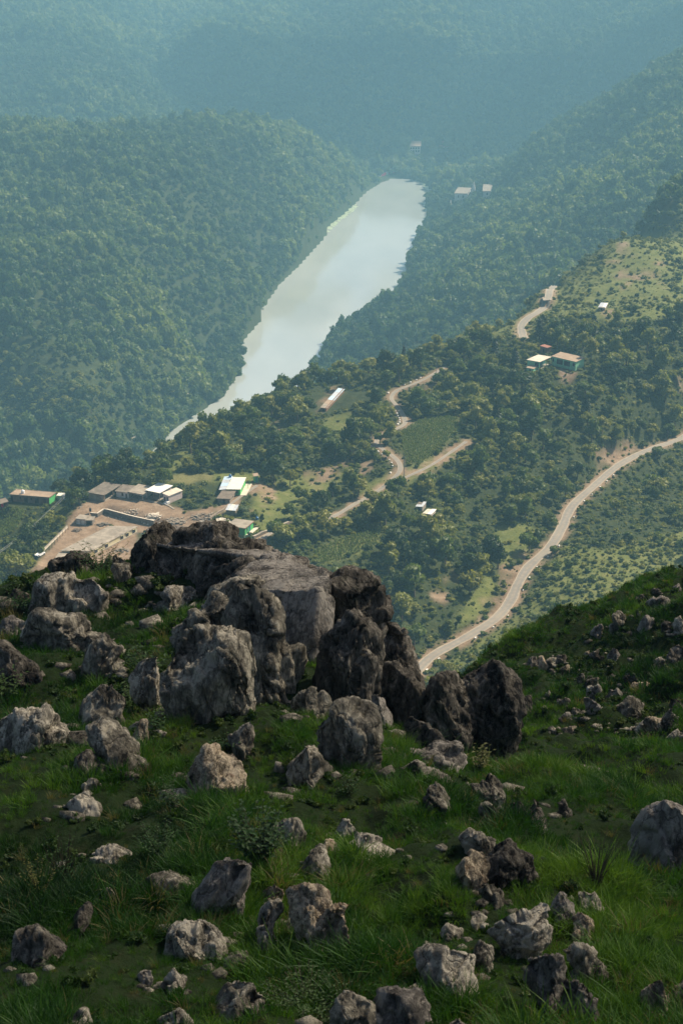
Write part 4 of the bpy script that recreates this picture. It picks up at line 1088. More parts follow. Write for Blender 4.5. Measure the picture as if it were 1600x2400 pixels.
class Build:
    def __init__(s, name, label, cat, fr, group=None):
        s.f = fr
        s.root = empty(name, fr.o); tag(s.root, label, cat, group)
    def boxes(s, name, m, bx, parent=None, label=None):
        V, F = [], []
        for (a0, a1, b0, b1, h0, h1) in bx:
            n = len(V)
            for h in (h0, h1):
                for a, b in ((a0, b0), (a1, b0), (a1, b1), (a0, b1)): V.append(s.f.pt(a, b, h))
            F += [tuple(n + i for i in q) for q in BOXF]
        me = mesh_np(name, V, [list(q) for q in F], M[m] if isinstance(m, str) else m)
        o = obj(name, me, parent or s.root)
        if label: o['label'] = label
        return o
    def quad_roof(s, name, m, zs, over=0.4, th=0.12, a0=None, a1=None, b0=None, b1=None):
        """sloping sheet: zs = heights at front-left, front-right, back-right, back-left"""
        f = s.f
        a0 = -over if a0 is None else a0; a1 = f.W + over if a1 is None else a1
        b0 = -over if b0 is None else b0; b1 = f.D + over if b1 is None else b1
        c = ((a0, b0), (a1, b0), (a1, b1), (a0, b1))
        V = [f.pt(a, b, z) for (a, b), z in zip(c, zs)] + [f.pt(a, b, z + th) for (a, b), z in zip(c, zs)]
        me = mesh_np(name, V, [list(q) for q in BOXF], M[m])
        return obj(name, me, s.root)
    def window(s, side, u, w, h0, h1, kind='window', m='shutter', pm='pane'):
        """opening on the front ('f') or right ('r') wall, centre at fraction u, width w metres"""
        f = s.f
        if side == 'f':
            a = u * f.W; fr = [(a - w / 2 - .09, a - w / 2, -.07, .0, h0 - .09, h1 + .09), (a + w / 2, a + w / 2 + .09, -.07, .0, h0 - .09, h1 + .09),
                               (a - w / 2, a + w / 2, -.07, .0, h1, h1 + .09), (a - w / 2, a + w / 2, -.07, .0, h0 - .09, h0)]
            pane = [(a - w / 2, a + w / 2, -.03, -.002, h0, h1)]
        else:
            b = u * f.D; W = f.W
            fr = [(W, W + .07, b - w / 2 - .09, b - w / 2, h0 - .09, h1 + .09), (W, W + .07, b + w / 2, b + w / 2 + .09, h0 - .09, h1 + .09),
                  (W, W + .07, b - w / 2, b + w / 2, h1, h1 + .09), (W, W + .07, b - w / 2, b + w / 2, h0 - .09, h0)]
            pane = [(W + .002, W + .03, b - w / 2, b + w / 2, h0, h1)]
        if kind == 'door': fr = fr[:3]
        o = s.boxes(kind, m, fr)
        s.boxes('pane' if kind == 'window' else 'door_leaf', pm, pane, o)
        return o
    def shell(s, m, h=None, base=-1.5, side_m=None):
        f = s.f; h = h or f.H
        s.boxes('wall', m, [(0, f.W, 0, f.D, base, h)])
        if side_m:
            s.boxes('end_wall', side_m, [(f.W, f.W + .05, 0.02, f.D - .02, base, h - .02)])
    def slab(s, m, h=None, over=.35, th=.22, par=0.0, pm=None):
        f = s.f; h = h or f.H
        o = s.boxes('roof', m, [(-over, f.W + over, -over, f.D + over, h + .003, h + th)])
        if par:
            W, D = f.W, f.D; e = .18; t = h + th + .002
            s.boxes('parapet', pm or m, [(-over, W + over, -over, -over + e, t, t + par), (-over, W + over, D + over - e, D + over, t, t + par),
                                         (-over, -over + e, -over + e, D + over - e, t, t + par), (W + over - e, W + over, -over + e, D + over - e, t, t + par)], o)
        return o

def lathe(name, prof, m, parent=None, n=14, loc=None):
    V, F = [], []
    for r, z in prof:
        for k in range(n): V.append((r * math.cos(6.2832 * k / n), r * math.sin(6.2832 * k / n), z))
    for j in range(len(prof) - 1):
        for k in range(n): F.append([j * n + k, j * n + (k + 1) % n, (j + 1) * n + (k + 1) % n, (j + 1) * n + k])
    F.append(list(range(n))[::-1]); F.append([(len(prof) - 1) * n + k for k in range(n)])
    return obj(name, mesh_np(name, V, F, M[m]), parent, loc)
def tank(loc, m, label, r=.6, h=1.2):
    e = empty('water_tank', loc); tag(e, label, 'water tank')
    lathe('tank_body', [(r, 0), (r, h * .3), (r * 1.03, h * .33), (r, h * .36), (r, h * .8), (r * .5, h)], m, e)
    lathe('lid', [(r * .42, h + .002), (r * .42, h * 1.08)], m, e)
    return e

C1 = lambda x, y: (x / 3.564, 1100 + y / 3.564)
C2 = lambda x, y: (420 + x / 4.612, 1080 + y / 4.612)
C3 = lambda x, y: (1200 + x / 8.711, 780 + y / 8.711)
C4 = lambda x, y: (860 + x / 5.227, 310 + y / 5.227)

# long brown brick house at the far left
f = Frame(C1(95, 268), C1(415, 294), C1(480, 256), ZC, 15.5)
b = Build('brick_house', 'long brown brick house with flat roof and one green end wall', 'house', f)
b.shell('brick', side_m='green'); b.slab('mudroof', par=.12)
for u, w in ((.03, .9), (.40, 1.5), (.68, 1.6)): b.window('f', u, w, .05, f.H * .78, 'door', 'shutter', 'dark')
b.window('f', .89, 1.1, .05, f.H * .8, 'door', 'shutter', 'shutter')
for u in (.26, .54): b.window('f', u, .5, f.H * .45, f.H * .75)
tank(f.o + f.pt(f.W * .27, f.D * .35, f.H + .222), 'tank_white', 'white water tank on the brown flat roof of the brick house', .75, 1.5)
f = Frame(C1(482, 252), C1(565, 256), C1(580, 236), ZC, 9)
b = Build('lean_to', 'low annex with pale flat roof beside the green end wall', 'annex', f); b.shell('white'); b.slab('tin_cream', over=.3, th=.12)
b.window('f', .5, .7, .4, f.H * .75)
f = Frame(C1(8, 318), C1(70, 300), C1(85, 268), ZC, 8)
b = Build('shed', 'small dark-roofed shed at the left edge below the brick house', 'shed', f); b.shell('shutter'); b.slab('slate', over=.4, th=.14); b.window('f', .5, .8, .05, f.H * .8, 'door', 'shutter', 'dark')
cl = empty('washing', P(*C1(15, 312), ZC) + Vector((0, -.6, 0))); tag(cl, 'red cloth hanging beside the small dark-roofed shed', 'laundry')
obj('cloth', mesh_np('cloth', [(0, 0, 1.6), (1.1, 0, 1.5), (1.0, -.15, .3), (.5, -.3, .1), (0, -.1, .5), (0, .06, 1.6), (1.1, .06, 1.5), (1.0, -.09, .3), (.5, -.24, .1), (0, -.04, .5)],
    [[0, 4, 3, 2, 1], [5, 6, 7, 8, 9], [0, 1, 6, 5], [1, 2, 7, 6], [2, 3, 8, 7], [3, 4, 9, 8], [4, 0, 5, 9]], M['redcloth']), cl)
for q in (0.0, 1.1): obj('pole', mesh_np('pole', [(q + a, bb + .03, h) for h in (-.3, 1.7) for a, bb in ((-.04, -.04), (.04, -.04), (.04, .04), (-.04, .04))], [list(x) for x in BOXF], M['shutter']), cl)

# row along the upper yard
f = Frame(C1(742, 248), C1(872, 272), C1(1000, 186), ZA, 15)
b = Build('row_house', 'grey block of the yard row with a dark stained flat roof', 'house', f)
b.boxes('wall', 'concrete', [(0, f.W, 0, .25, -1.5, f.H), (0, .25, .252, f.D, -1.5, f.H), (0.252, f.W, f.D - .25, f.D, -1.5, f.H)])
b.boxes('pillar', 'concrete_dark', [(f.W - .3, f.W, 0.6 + .0, .9, 0, f.H)]); b.boxes('pillar', 'concrete_dark', [(f.W - .3, f.W, f.D * .55, f.D * .55 + .3, 0, f.H)])
b.slab('concrete_dark', over=.35, th=.25); b.boxes('floor', 'concrete', [(.25, f.W, .25, f.D - .25, -1.0, .05)])
f = Frame(C1(975, 230), C1(1078, 243), C1(1125, 190), ZA, 13)
b = Build('row_house', 'white-walled middle house of the yard row with one small window', 'house', f)
b.shell('white'); b.slab('concrete_dark', over=.5, th=.22); b.window('f', .5, .75, f.H * .35, f.H * .8); b.window('f', .82, .6, .05, f.H * .7, 'door', 'shutter', 'shutter')
f = Frame(C1(1082, 243), C1(1195, 264), C1(1250, 200), ZA, 15)
b = Build('veranda_house', 'open-fronted house of the yard row under a stained brown roof', 'house', f)
b.boxes('wall', 'white', [(0, .2, f.D * .35, f.D, -1.5, f.H), (.2, f.W - .2, f.D * .5, f.D * .5 + .2, -1.5, f.H), (f.W - .2, f.W, f.D * .35, f.D, -1.5, f.H)])
for q in (.02, .36, .68, .97): b.boxes('pillar', 'concrete_dark', [(q * f.W - .12, q * f.W + .12, .0, .24, -1, f.H)])
b.boxes('beam', 'white', [(-.2, f.W + .2, -.06, .30, f.H - .35, f.H - .005)])
b.boxes('floor', 'concrete', [(0, f.W, 0, f.D * .5, -1.2, .08)]); b.slab('concrete', over=.4, th=.2)
f = Frame(C1(1232, 240), C1(1335, 262), C1(1432, 204), ZA, 18)
b = Build('porch_house', 'small house with a bright white flat roof on thin porch posts', 'house', f)
b.boxes('wall', 'pinkwhite', [(f.W * .1, f.W, f.D * .5, f.D, -1.5, f.H)])
for a, q in ((.03, .03), (.97, .03), (.03, .55), (.5, .03)): b.boxes('post', 'concrete', [(a * f.W - .1, a * f.W + .1, q * f.D, q * f.D + .2, -1, f.H)])
b.boxes('floor', 'concrete', [(0, f.W, 0, f.D * .5, -1.5, .12)]); b.slab('whiteroof', over=.5, th=.22)
for u in (.45, .8): b.boxes('door', 'shutter', [(u * f.W - .4, u * f.W + .4, f.D * .5 - .05, f.D * .5, .12, 2.1)])
f = Frame(C1(1365, 262), C1(1415, 284), C1(1498, 232), ZA, 17)
b = Build('annex', 'pinkish white annex at the right end of the yard row', 'annex', f)
b.shell('pinkwhite'); b.slab('concrete_pale', over=.25, th=.16); b.window('f', .3, .6, .05, 1.9, 'door', 'shutter', 'dark'); b.window('f', .75, .7, f.H * .4, f.H * .75, 'window', 'shutter', 'pane')
b.boxes('steps', 'white', [(f.W * .7, f.W * 1.15, -1.6, -.05, -1.5, f.H * .32), (f.W * .7, f.W * 1.15, -2.4, -1.602, -1.5, f.H * .16)])

def wall_run(name, label, pts3, h, th, m='stone', top=None, cat='wall', base=1.0, rise=0.0):
    """a wall along 3-D points, with its coping as a part"""
    o = Vector(pts3[0]); e = empty(name, o); tag(e, label, cat)
    for part, a, bq, mm in (('wall', -base, h, m), ('coping', h + .003, h + .13, top or m)):
        V, F = [], []
        w = th / 2 + (.06 if part == 'coping' else 0)
        n = len(pts3)
        for i, p in enumerate(pts3):
            q0 = Vector(pts3[max(0, i - 1)]); q1 = Vector(pts3[min(n - 1, i + 1)])
            d = (q1 - q0); d.z = 0; d.normalize(); nn = Vector((-d.y, d.x, 0))
            p = Vector(p)
            for sgn in (-1, 1):
                for hh in (a, bq): V.append(p - o + nn * w * sgn + Vector((0, 0, hh + rise * vnoise(np.array([[p.x * .4, p.y * .4, hh]]), 3)[0])))
        for i in range(n - 1):
            k = i * 4
            F += [[k, k + 4, k + 5, k + 1], [k + 2, k + 3, k + 7, k + 6], [k + 1, k + 5, k + 7, k + 3], [k, k + 2, k + 6, k + 4]]
        F += [[0, 1, 3, 2], [4 * n - 4, 4 * n - 2, 4 * n - 1, 4 * n - 3]]
        obj(part, mesh_np(part, V, F, M[mm]), e)
    return e
def line3(px, z=None, step=2.0):
    if z is None: v = valley.hit([p[0] for p in px], [p[1] for p in px], 300)
    else: v = np.array([P(a, bq, z) for a, bq in px])
    return [tuple(q) for q in (catmull(v, step) if len(v) > 2 else np.linspace(v[0], v[1], max(2, int(np.linalg.norm(v[1] - v[0]) / step))))]
wall_run('retaining_wall', 'stone retaining wall under the white-roofed house', line3([C1(1165, 268), C1(1380, 306), C1(1455, 345)], ZA - .6), .7, .6, 'stone', 'concrete')
wall_run('retaining_wall', 'long low wall dividing the upper yard from the cream building', line3([C1(625, 372), C1(815, 396)], ZB + .4) + line3([C1(835, 388), C1(868, 360)], ZB + .6)[1:] + line3([C1(900, 362), C1(1100, 416), C1(1290, 458)], ZB + .6), 1.5, .55, 'concrete_dark', 'concrete_pale')
# little store sheds in front of that wall
f = Frame(C1(640, 458), C1(716, 466), C1(748, 436), ZB, 13)
b = Build('store_shed', 'tiny shed with two whitish doors below the upper yard wall', 'shed', f); b.shell('white'); b.slab('concrete', over=.3, th=.14)
for u in (.27, .72): b.window('f', u, f.W * .34, .05, f.H * .82, 'door', 'shutter', 'white')
f = Frame(C1(720, 466), C1(776, 466), C1(806, 438), ZB, 11)
b = Build('store_shed', 'darker open shed joined to the tiny white-doored shed', 'shed', f); b.shell('concrete_dark'); b.slab('concrete', over=.3, th=.14); b.window('f', .45, f.W * .55, .05, f.H * .8, 'door', 'shutter', 'dark')
tank(P(*C1(757, 352), ZA) + Vector((0, 0, .05)), 'tank_black', 'black water drum standing on the upper yard terrace', .45, 1.5)
wall_run('stair_wall', 'sloping stone wall going up to the yard at its left end', [tuple(P(*C1(600, 410), ZB)), tuple(P(*C1(640, 360), ZB) + Vector((0, 0, .8))), tuple(P(*C1(680, 322), ZA))], .7, 1.8, 'concrete', 'concrete_pale')

# the long cream building
f = Frame(C1(520, 728), C1(760, 733), C1(1146, 528), ZB, 13)
f.ut = (P(*C1(1146, 528), ZB) - P(*C1(760, 733), ZB)).normalized()
b = Build('school_building', 'long cream building with yellow patches and a row of dark windows', 'building', f)
b.shell('cream'); b.slab('concrete', over=.3, th=.2)
for k, u in enumerate((.115, .335, .665, .785, .93)): b.window('r', u, 1.55, f.H * .28, f.H * .84)
for k, u in enumerate((.115, .335, .665, .785, .93)): b.boxes('sunshade', 'cream', [(f.W + .002, f.W + .45, u * f.D - 1.0, u * f.D + 1.0, f.H * .90, f.H * .94)])
b.boxes('plinth', 'concrete', [(f.W + .001, f.W + .25, 0, f.D, -1.2, .35)])
for u in (.2, .62): b.window('f', u, 1.0, .05, f.H * .75, 'door', 'shutter', 'dark')
f = Frame(C1(470, 775), C1(640, 790), C1(660, 745), ZB, 9)
b = Build('annex', 'low flat annex at the near end of the long cream building', 'annex', f); b.shell('white'); b.slab('concrete', over=.3, th=.16)
# fence of posts and the low wall on the edge of the yard
wall_run('boundary_wall', 'straight low earth-coloured wall along the left edge of the lower yard', line3([C1(360, 690), C1(565, 488)], ZB), .9, .3, 'concrete_pale', 'concrete')
fpost = None
for k in range(8):
    q = k / 7
    pp = P(*C1(415 + (572 - 415) * q, 678 + (505 - 678) * q), ZB)
    if fpost is None:
        bm = bmesh.new(); bmesh.ops.create_cone(bm, cap_ends=True, segments=8, radius1=.09, radius2=.07, depth=2.2); bmesh.ops.translate(bm, verts=bm.verts, vec=(0, 0, 1.0))
        fpost = bpy.data.meshes.new('fence_post'); bm.to_mesh(fpost); bm.free(); fpost.materials.append(M['dark'])
    o = obj('fence_post', fpost, None, pp)
    tag(o, 'dark fence post in the row inside the left edge of the lower yard', 'post', 'fence posts of the lower yard')
# white pickup at the corner of the yard
tr_ = empty('parked_truck', P(*C1(338, 722), ZB) + Vector((0, 0, 0)), math.radians(62)); tag(tr_, 'white vehicle parked at the lower left corner of the yard', 'vehicle')
def bxm(name, lst, m, par, bev=0.0):
    bm = bmesh.new()
    for (x0, x1, y0, y1, z0, z1, tx) in lst:
        vs = [bm.verts.new(p) for p in ((x0, y0, z0), (x1, y0, z0), (x1, y1, z0), (x0, y1, z0), (x0 + tx, y0 + .08, z1), (x1 - tx, y0 + .08, z1), (x1 - tx, y1 - .08, z1), (x0 + tx, y1 - .08, z1))]
        for q in BOXF: bm.faces.new([vs[i] for i in q])
    me = bpy.data.meshes.new(name); bm.to_mesh(me); bm.free(); me.materials.append(M[m]); return obj(name, me, par)
bxm('body', [(-2.2, 2.2, -.85, .85, .45, .95, .05)], 'tank_white', tr_); cabn = bxm('cab', [(.1, 1.5, -.8, .8, .952, 1.75, .25)], 'tank_white', tr_)
bxm('windscreen', [(1.31, 1.5, -.62, .62, 1.05, 1.6, .09)], 'pane', cabn); bxm('load_bed_side', [(-2.15, 0, -.84, -.70, .953, 1.3, .0)], 'tank_white', tr_); bxm('load_bed_side', [(-2.15, 0, .70, .84, .953, 1.3, .0)], 'tank_white', tr_)
for x in (-1.4, 1.4):
    for y in (-.8, .8):
        bm = bmesh.new(); bmesh.ops.create_cone(bm, cap_ends=True, segments=12, radius1=.36, radius2=.36, depth=.25); bmesh.ops.rotate(bm, verts=bm.verts, matrix=__import__('mathutils').Matrix.Rotation(math.pi / 2, 3, 'X')); bmesh.ops.translate(bm, verts=bm.verts, vec=(x, y, .36))
        me = bpy.data.meshes.new('wheel'); bm.to_mesh(me); bm.free(); me.materials.append(M['tank_black']); obj('wheel', me, tr_)

# green-walled house with tin roofs, and neighbours
f = Frame(C2(522, 372), C2(660, 374), C2(752, 262), ZD, 14)
b = Build('green_house', 'green-walled house under a pale cream tin roof with a side platform', 'house', f)
b.shell('green'); h = f.H
rf = b.quad_roof('roof', 'tin_cream', (h + .05, h + .05, h + .55, h + .55), .35, .1)
b.boxes('platform', 'concrete_pale', [(f.W + .05, f.W + 2.6, -.5, f.D + 1.5, -1.5, .25)])
for q in (.62, .98): b.boxes('post', 'green', [(f.W + 1.9, f.W + 2.05, q * f.D - .08, q * f.D + .08, .25, h)])
b.window('f', .75, .7, h * .35, h * .75); b.window('r', .45, .8, .27, h * .8, 'door', 'shutter', 'pinkwhite')
f = Frame(C2(440, 372), C2(518, 370), C2(650, 235), ZD, 13)
b = Build('tin_annex', 'bluish grey tin-roofed side wing left of the cream tin roof', 'annex', f); b.shell('stone'); h = f.H
n = 4
for k in range(n):
    b.quad_roof('roof_sheet', 'tin_blue' if k % 2 else 'tin', (h, h + .15, h + .15, h), .3, .06, b0=f.D * k / n - (.3 if k == 0 else 0), b1=f.D * (k + 1) / n + (.3 if k == n - 1 else -.02))
tank(f.o + f.pt(f.W * .8, f.D * .93, h + .22), 'tank_blue', 'blue water tank behind the bluish tin roof', .6, 1.2)
f = Frame(C2(418, 458), C2(548, 464), C2(632, 368), ZD, 11)
b = Build('stone_hut', 'brown slate-roofed stone hut in front of the green-walled house', 'hut', f); b.shell('stone'); b.slab('slate', over=.45, th=.2); b.window('f', .5, .8, .05, f.H * .8, 'door', 'shutter', 'dark'); b.window('r', .5, .7, f.H * .4, f.H * .75)
f = Frame(C2(815, 238), C2(856, 232), C2(862, 205), ZD, 15)
b = Build('outhouse', 'tiny green outhouse standing behind the tin-roofed house', 'outhouse', f); b.shell('green'); b.slab('mudroof', over=.35, th=.15); b.window('f', .5, .8, .05, f.H * .8, 'door', 'shutter', 'teal')
zS = padz(*C2(560, 595))
f = Frame(C2(508, 590), C2(608, 598), C2(632, 545), zS, 13)
b = Build('stone_shed', 'stone shed with whitish tin sheets above the flat-roofed green house', 'shed', f); b.shell('stone', base=-2.5)
for k in range(3): b.quad_roof('roof_sheet', ('tin', 'tin_cream', 'tin')[k], (f.H, f.H, f.H + .3, f.H + .3), .25, .06, a0=f.W * k / 3 - (.25 if k == 0 else -.02), a1=f.W * (k + 1) / 3 + (.25 if k == 2 else 0))
f = Frame(C2(520, 783), C2(712, 810), C2(812, 738), ZE, 17)
b = Build('green_house', 'bright green square house with a flat grey-brown roof and red-brown rim', 'house', f)
b.shell('green'); o = b.slab('concrete', over=.3, th=.2)
b.boxes('roof_rim', 'trim', [(-.34, f.W + .34, -.36, -.303, f.H + .0, f.H + .22), (f.W + .303, f.W + .36, -.3, f.D + .3, f.H + .0, f.H + .22)], o)
b.window('r', .28, .7, f.H * .35, f.H * .75, 'window', 'bluedoor'); b.window('r', .56, .85, .2, f.H * .8, 'door', 'bluedoor', 'bluedoor')
b.boxes('platform', 'concrete_pale', [(f.W + .01, f.W + 1.6, -.6, f.D + 1.5, -1.5, .18), (-1.5, -.01, .0, f.D + .6, -1.5, .25)])
tank(P(*C2(842, 634), padz(*C2(842, 634))), 'tank_blue', 'blue drum on the grass behind the bright green square house', .6, 1.1)
wall_run('dry_stone_wall', 'dry stone wall curving round the grass plot of the green house', line3([C2(800, 845), C2(900, 796), C2(1050, 740), C2(1185, 680)]), 1.0, .8, 'stone', 'concrete', base=1.5, rise=.25)
wall_run('dry_stone_wall', 'rough dry stone wall beside the footpath above the rubble', line3([C2(330, 640), C2(390, 590), C2(470, 545), C2(520, 500)]), .7, .6, 'stone', 'stone', base=1.2, rise=.2)

# mint green pair of houses on the spur
f = Frame(C3(298, 705), C3(545, 748), C3(800, 655), ZF, 17)
b = Build('mint_house', 'mint green house with a pale cracked flat roof and open veranda', 'house', f); h = f.H
b.boxes('wall', 'mint', [(0, f.W, 0, .2, -2.2, h), (0, .2, .202, f.D, -2.2, h), (.2, f.W * .6, f.D - .2, f.D, -2.2, h), (f.W * .55, f.W * .55 + .2, .2, f.D - .2, -2.2, h)])
b.boxes('inner_wall', 'teal', [(f.W * .55 + .202, f.W * .55 + .25, .2, f.D - .2, 0, h)])
for q in (.02, .33, .64, .97): b.boxes('pillar', 'mint', [(f.W - .25, f.W - .001, q * f.D - .12 + .14, q * f.D + .12 + .14, -.5, h)])
b.boxes('veranda_floor', 'concrete', [(f.W * .55 + .2, f.W + .1, .21, f.D, -2.2, .1)]); b.slab('concrete_pale', over=.4, th=.2)
b.boxes('front_opening', 'dark', [(f.W * .62, f.W * .93, -.03, -.002, .3, h * .85)])
f2 = Frame(C3(283, 800), C3(425, 828), C3(462, 762), ZF - .8, 10)
b = Build('lean_to', 'mint green lean-to with a brown roof at the corner of the mint houses', 'annex', f2); b.shell('mint', base=-2); b.slab('mudroof', over=.25, th=.14); b.window('f', .5, .7, .3, f2.H * .75)
f = Frame(C3(800, 660), C3(1280, 775), C3(1385, 680), ZF, 20)
b = Build('mint_house', 'mint green house with two large dark window openings and brown roof', 'house', f); h = f.H
b.shell('mint', base=-2); b.slab('mudroof', over=.4, th=.2)
b.window('f', .06, .9, h * .45, h * .82, 'window', 'mint', 'dark'); b.window('f', .33, f.W * .25, h * .3, h * .84, 'window', 'mint', 'dark'); b.window('f', .64, f.W * .25, h * .3, h * .84, 'window', 'mint', 'dark'); b.window('f', .92, f.W * .09, h * .45, h * .82, 'window', 'mint', 'dark')
b.boxes('plinth', 'concrete', [(-.3, f.W + .3, -1.2, -.002, -2, -.1)])
f = Frame(C3(560, 430), C3(700, 470), C3(760, 440), ZF, 18)
b = Build('red_roof_hut', 'small hut with rusty red roof behind the pale cracked roof', 'hut', f); b.shell('brick'); b.slab('trim', over=.3, th=.2); b.window('f', .5, .8, .05, f.H * .7, 'door', 'shutter', 'dark')

# ruined huts in the wood
f = Frame((974, 1198), (989, 1199), (1004, 1190), ZG, 11)
b = Build('ruined_hut', 'ruined hut with broken pale roof sheets in the wood', 'hut', f); h = f.H
b.boxes('wall', 'concrete', [(0, f.W, 0, .3, -2, h), (f.W - .3, f.W, .302, f.D, -2, h), (0, .3, .302, f.D, -2, h)])
b.boxes('doorway', 'dark', [(f.W * .3, f.W * .6, -.03, -.002, .1, h * .8)])
b.quad_roof('roof_sheet', 'tin', (h, h, h + .2, h + .2), .2, .08, b1=f.D * .35); b.quad_roof('roof_sheet', 'slate', (h + .2, h, h + .1, h + .3), .2, .08, b0=f.D * .4, b1=f.D * .9, a1=f.W * .5); b.quad_roof('roof_sheet', 'tin', (h + .1, h, h + .2, h + .3), .2, .08, b0=f.D * .42, a0=f.W * .6)
f = Frame((991, 1212), (1009, 1214), (1026, 1206), ZG - .6, 8.5)
b = Build('ruined_hut', 'low hut with two whitish roof slabs beside the ruined hut', 'hut', f); h = f.H
b.shell('pinkwhite'); b.quad_roof('roof_sheet', 'concrete_pale', (h, h, h + .1, h + .1), .3, .12, a1=f.W * .48); b.quad_roof('roof_sheet', 'whiteroof', (h + .1, h, h + .3, h + .3), .3, .12, a0=f.W * .53)
b.boxes('doorway', 'dark', [(f.W * .3, f.W * .7, -.03, -.002, .0, h * .75)])
# long tin shack near the ridge edge
f = Frame((752, 964), (764, 965), (806, 919), ZH, 8)
f.ut = (P(806, 919, ZH) - P(764, 965, ZH)).normalized()
b = Build('tin_shack', 'long shack with pale and bluish tin sheets above the lake slope', 'shack', f); b.shell('brick'); h = f.H
for k, mm in enumerate(('concrete', 'mudroof', 'tin_blue', 'tin', 'tin_blue')):
    b.quad_roof('roof_sheet', mm, (h + .2, h - .2, h - .2, h + .2), .4, .08, b0=f.D * k / 5 + .05, b1=f.D * (k + 1) / 5 - .05)
b.window('f', .5, .9, .05, h * .8, 'door', 'shutter', 'dark')
# small white tin hut on the open hill
zz = padz(1411, 726)
f = Frame((1401, 727), (1416, 728), (1425, 720), zz, 7)
b = Build('tin_hut', 'small hut with shiny whitish tin roof alone on the open hill', 'hut', f); b.shell('stone'); b.quad_roof('roof_sheet', 'tin', (f.H - .2, f.H - .2, f.H + .5, f.H + .5), .3, .07, a1=f.W * .5); b.quad_roof('roof_sheet', 'whiteroof', (f.H - .2, f.H - .2, f.H + .5, f.H + .5), .3, .07, a0=f.W * .52); b.window('f', .5, .8, .05, f.H * .7, 'door', 'shutter', 'dark')
# mast on top of the hill
pm_ = valley.hit1(1450, 572, 600)
e = empty('mast', pm_); tag(e, 'thin grey mast on the top of the open hill', 'mast')
lathe('pole', [(.12, -.5), (.08, 8.5)], 'metal', e, 8); bxm('crossarm', [(-.9, .9, -.1, .1, 7.4, 7.55, 0), (-.6, .6, -.1, .1, 6.6, 6.72, 0)], 'metal', e)

# temple and other far buildings round the head of the lake
zt = ZL + 2.5
def far_frame(FL, FR, BR, hp):
    z = float(valley.hit1((FL[0] + FR[0]) / 2, max(FL[1], FR[1]), 1500).z) + 1.0
    return Frame(FL, FR, BR, z, hp)
f = far_frame((1064, 467), (1094, 468), (1106, 459), 13)
b = Build('temple_hall', 'white lakeside hall with grey roof among the far trees', 'building', f); b.shell('white', base=-6); h = f.H
b.quad_roof('roof', 'concrete', (h, h, h + 3, h + 3), .8, .4); b.window('f', .68, f.W * .14, h * .3, h * .7); b.window('f', .3, f.W * .08, h * .3, h * .7)
def spire(px, pyb, hpx, wpx, label):
    g = valley.hit1(px, pyb, 1500); d = g.length
    e = empty('temple_spire', g); tag(e, label, 'spire')
    r = wpx * d / FPX / 2; H = hpx * d / FPX
    lathe('spire_tower', [(r, -4), (r, H * .22), (r * .92, H * .3), (r * .66, H * .55), (r * .4, H * .78), (r * .22, H * .88)], 'white', e, 12)
    lathe('finial', [(r * .34, H * .883), (r * .38, H * .91), (r * .12, H * .94), (r * .05, H)], 'white', e, 10)
    lathe('base_ledge', [(r * 1.25, -4), (r * 1.25, H * .06)], 'pinkwhite', e, 12)
def ray_Y(px, py, z): return float(z / ray(px, py)[1])
spire(1109, 450, 24, 8.5, 'pointed white temple spire behind the lakeside hall')
spire(1054.5, 500, 31, 8, 'slim white temple tower with a knob standing near the water')
f = far_frame((1131, 461), (1150, 461), (1160, 452), 12)
b = Build('hall', 'grey-roofed hall half hidden right of the pointed spire', 'building', f); b.shell('pinkwhite', base=-6); b.quad_roof('roof', 'concrete', (f.H, f.H, f.H + 4, f.H + 4), 1, .4); b.window('f', .5, f.W * .2, f.H * .3, f.H * .7)
f = far_frame((959, 358), (984, 358), (990, 352), 14)
b = Build('hall', 'two-storey pinkish hall far behind the head of the lake', 'building', f); b.shell('pinkwhite', base=-8); b.quad_roof('roof', 'mudroof', (f.H, f.H, f.H + 5, f.H + 5), 1.2, .5)
for u in (.15, .38, .62, .85): b.window('f', u, f.W * .12, f.H * .58, f.H * .84); b.window('f', u, f.W * .12, f.H * .12, f.H * .4)
f = far_frame((1030, 352), (1050, 352), (1056, 346), 7)
b = Build('hall', 'small building with a faded red roof right of the pinkish hall', 'building', f); b.shell('pinkwhite', base=-8); b.quad_roof('roof', 'trim', (f.H, f.H, f.H + 6, f.H + 6), 1.5, .5); b.window('f', .5, f.W * .2, f.H * .2, f.H * .7)
# red and white railing on the far shore
RA, RB = valley.hit1(887, 413, 1700) + Vector((0, 0, 1.6)), valley.hit1(938, 399, 1700) + Vector((0, 0, 1.6))
e = empty('shore_railing', RA); tag(e, 'red and white railing along the far shore of the lake', 'railing')
q0, q1 = RA, RB
for k in range(9):
    a, c_ = q0 + (q1 - q0) * (k / 9 + .005), q0 + (q1 - q0) * ((k + 1) / 9 - .005)
    d = (c_ - a); d.z = 0; nn = Vector((-d.y, d.x, 0)).normalized() * .4
    V = [p - q0 + Vector((0, 0, h)) for h in (-3.0, 2.2) for p in (a - nn, c_ - nn, c_ + nn, a + nn)]
    obj('rail_panel', mesh_np('rail_panel', V, [list(x) for x in BOXF], M['redcloth' if k in (1, 2, 4, 6, 7) else 'white']), e)

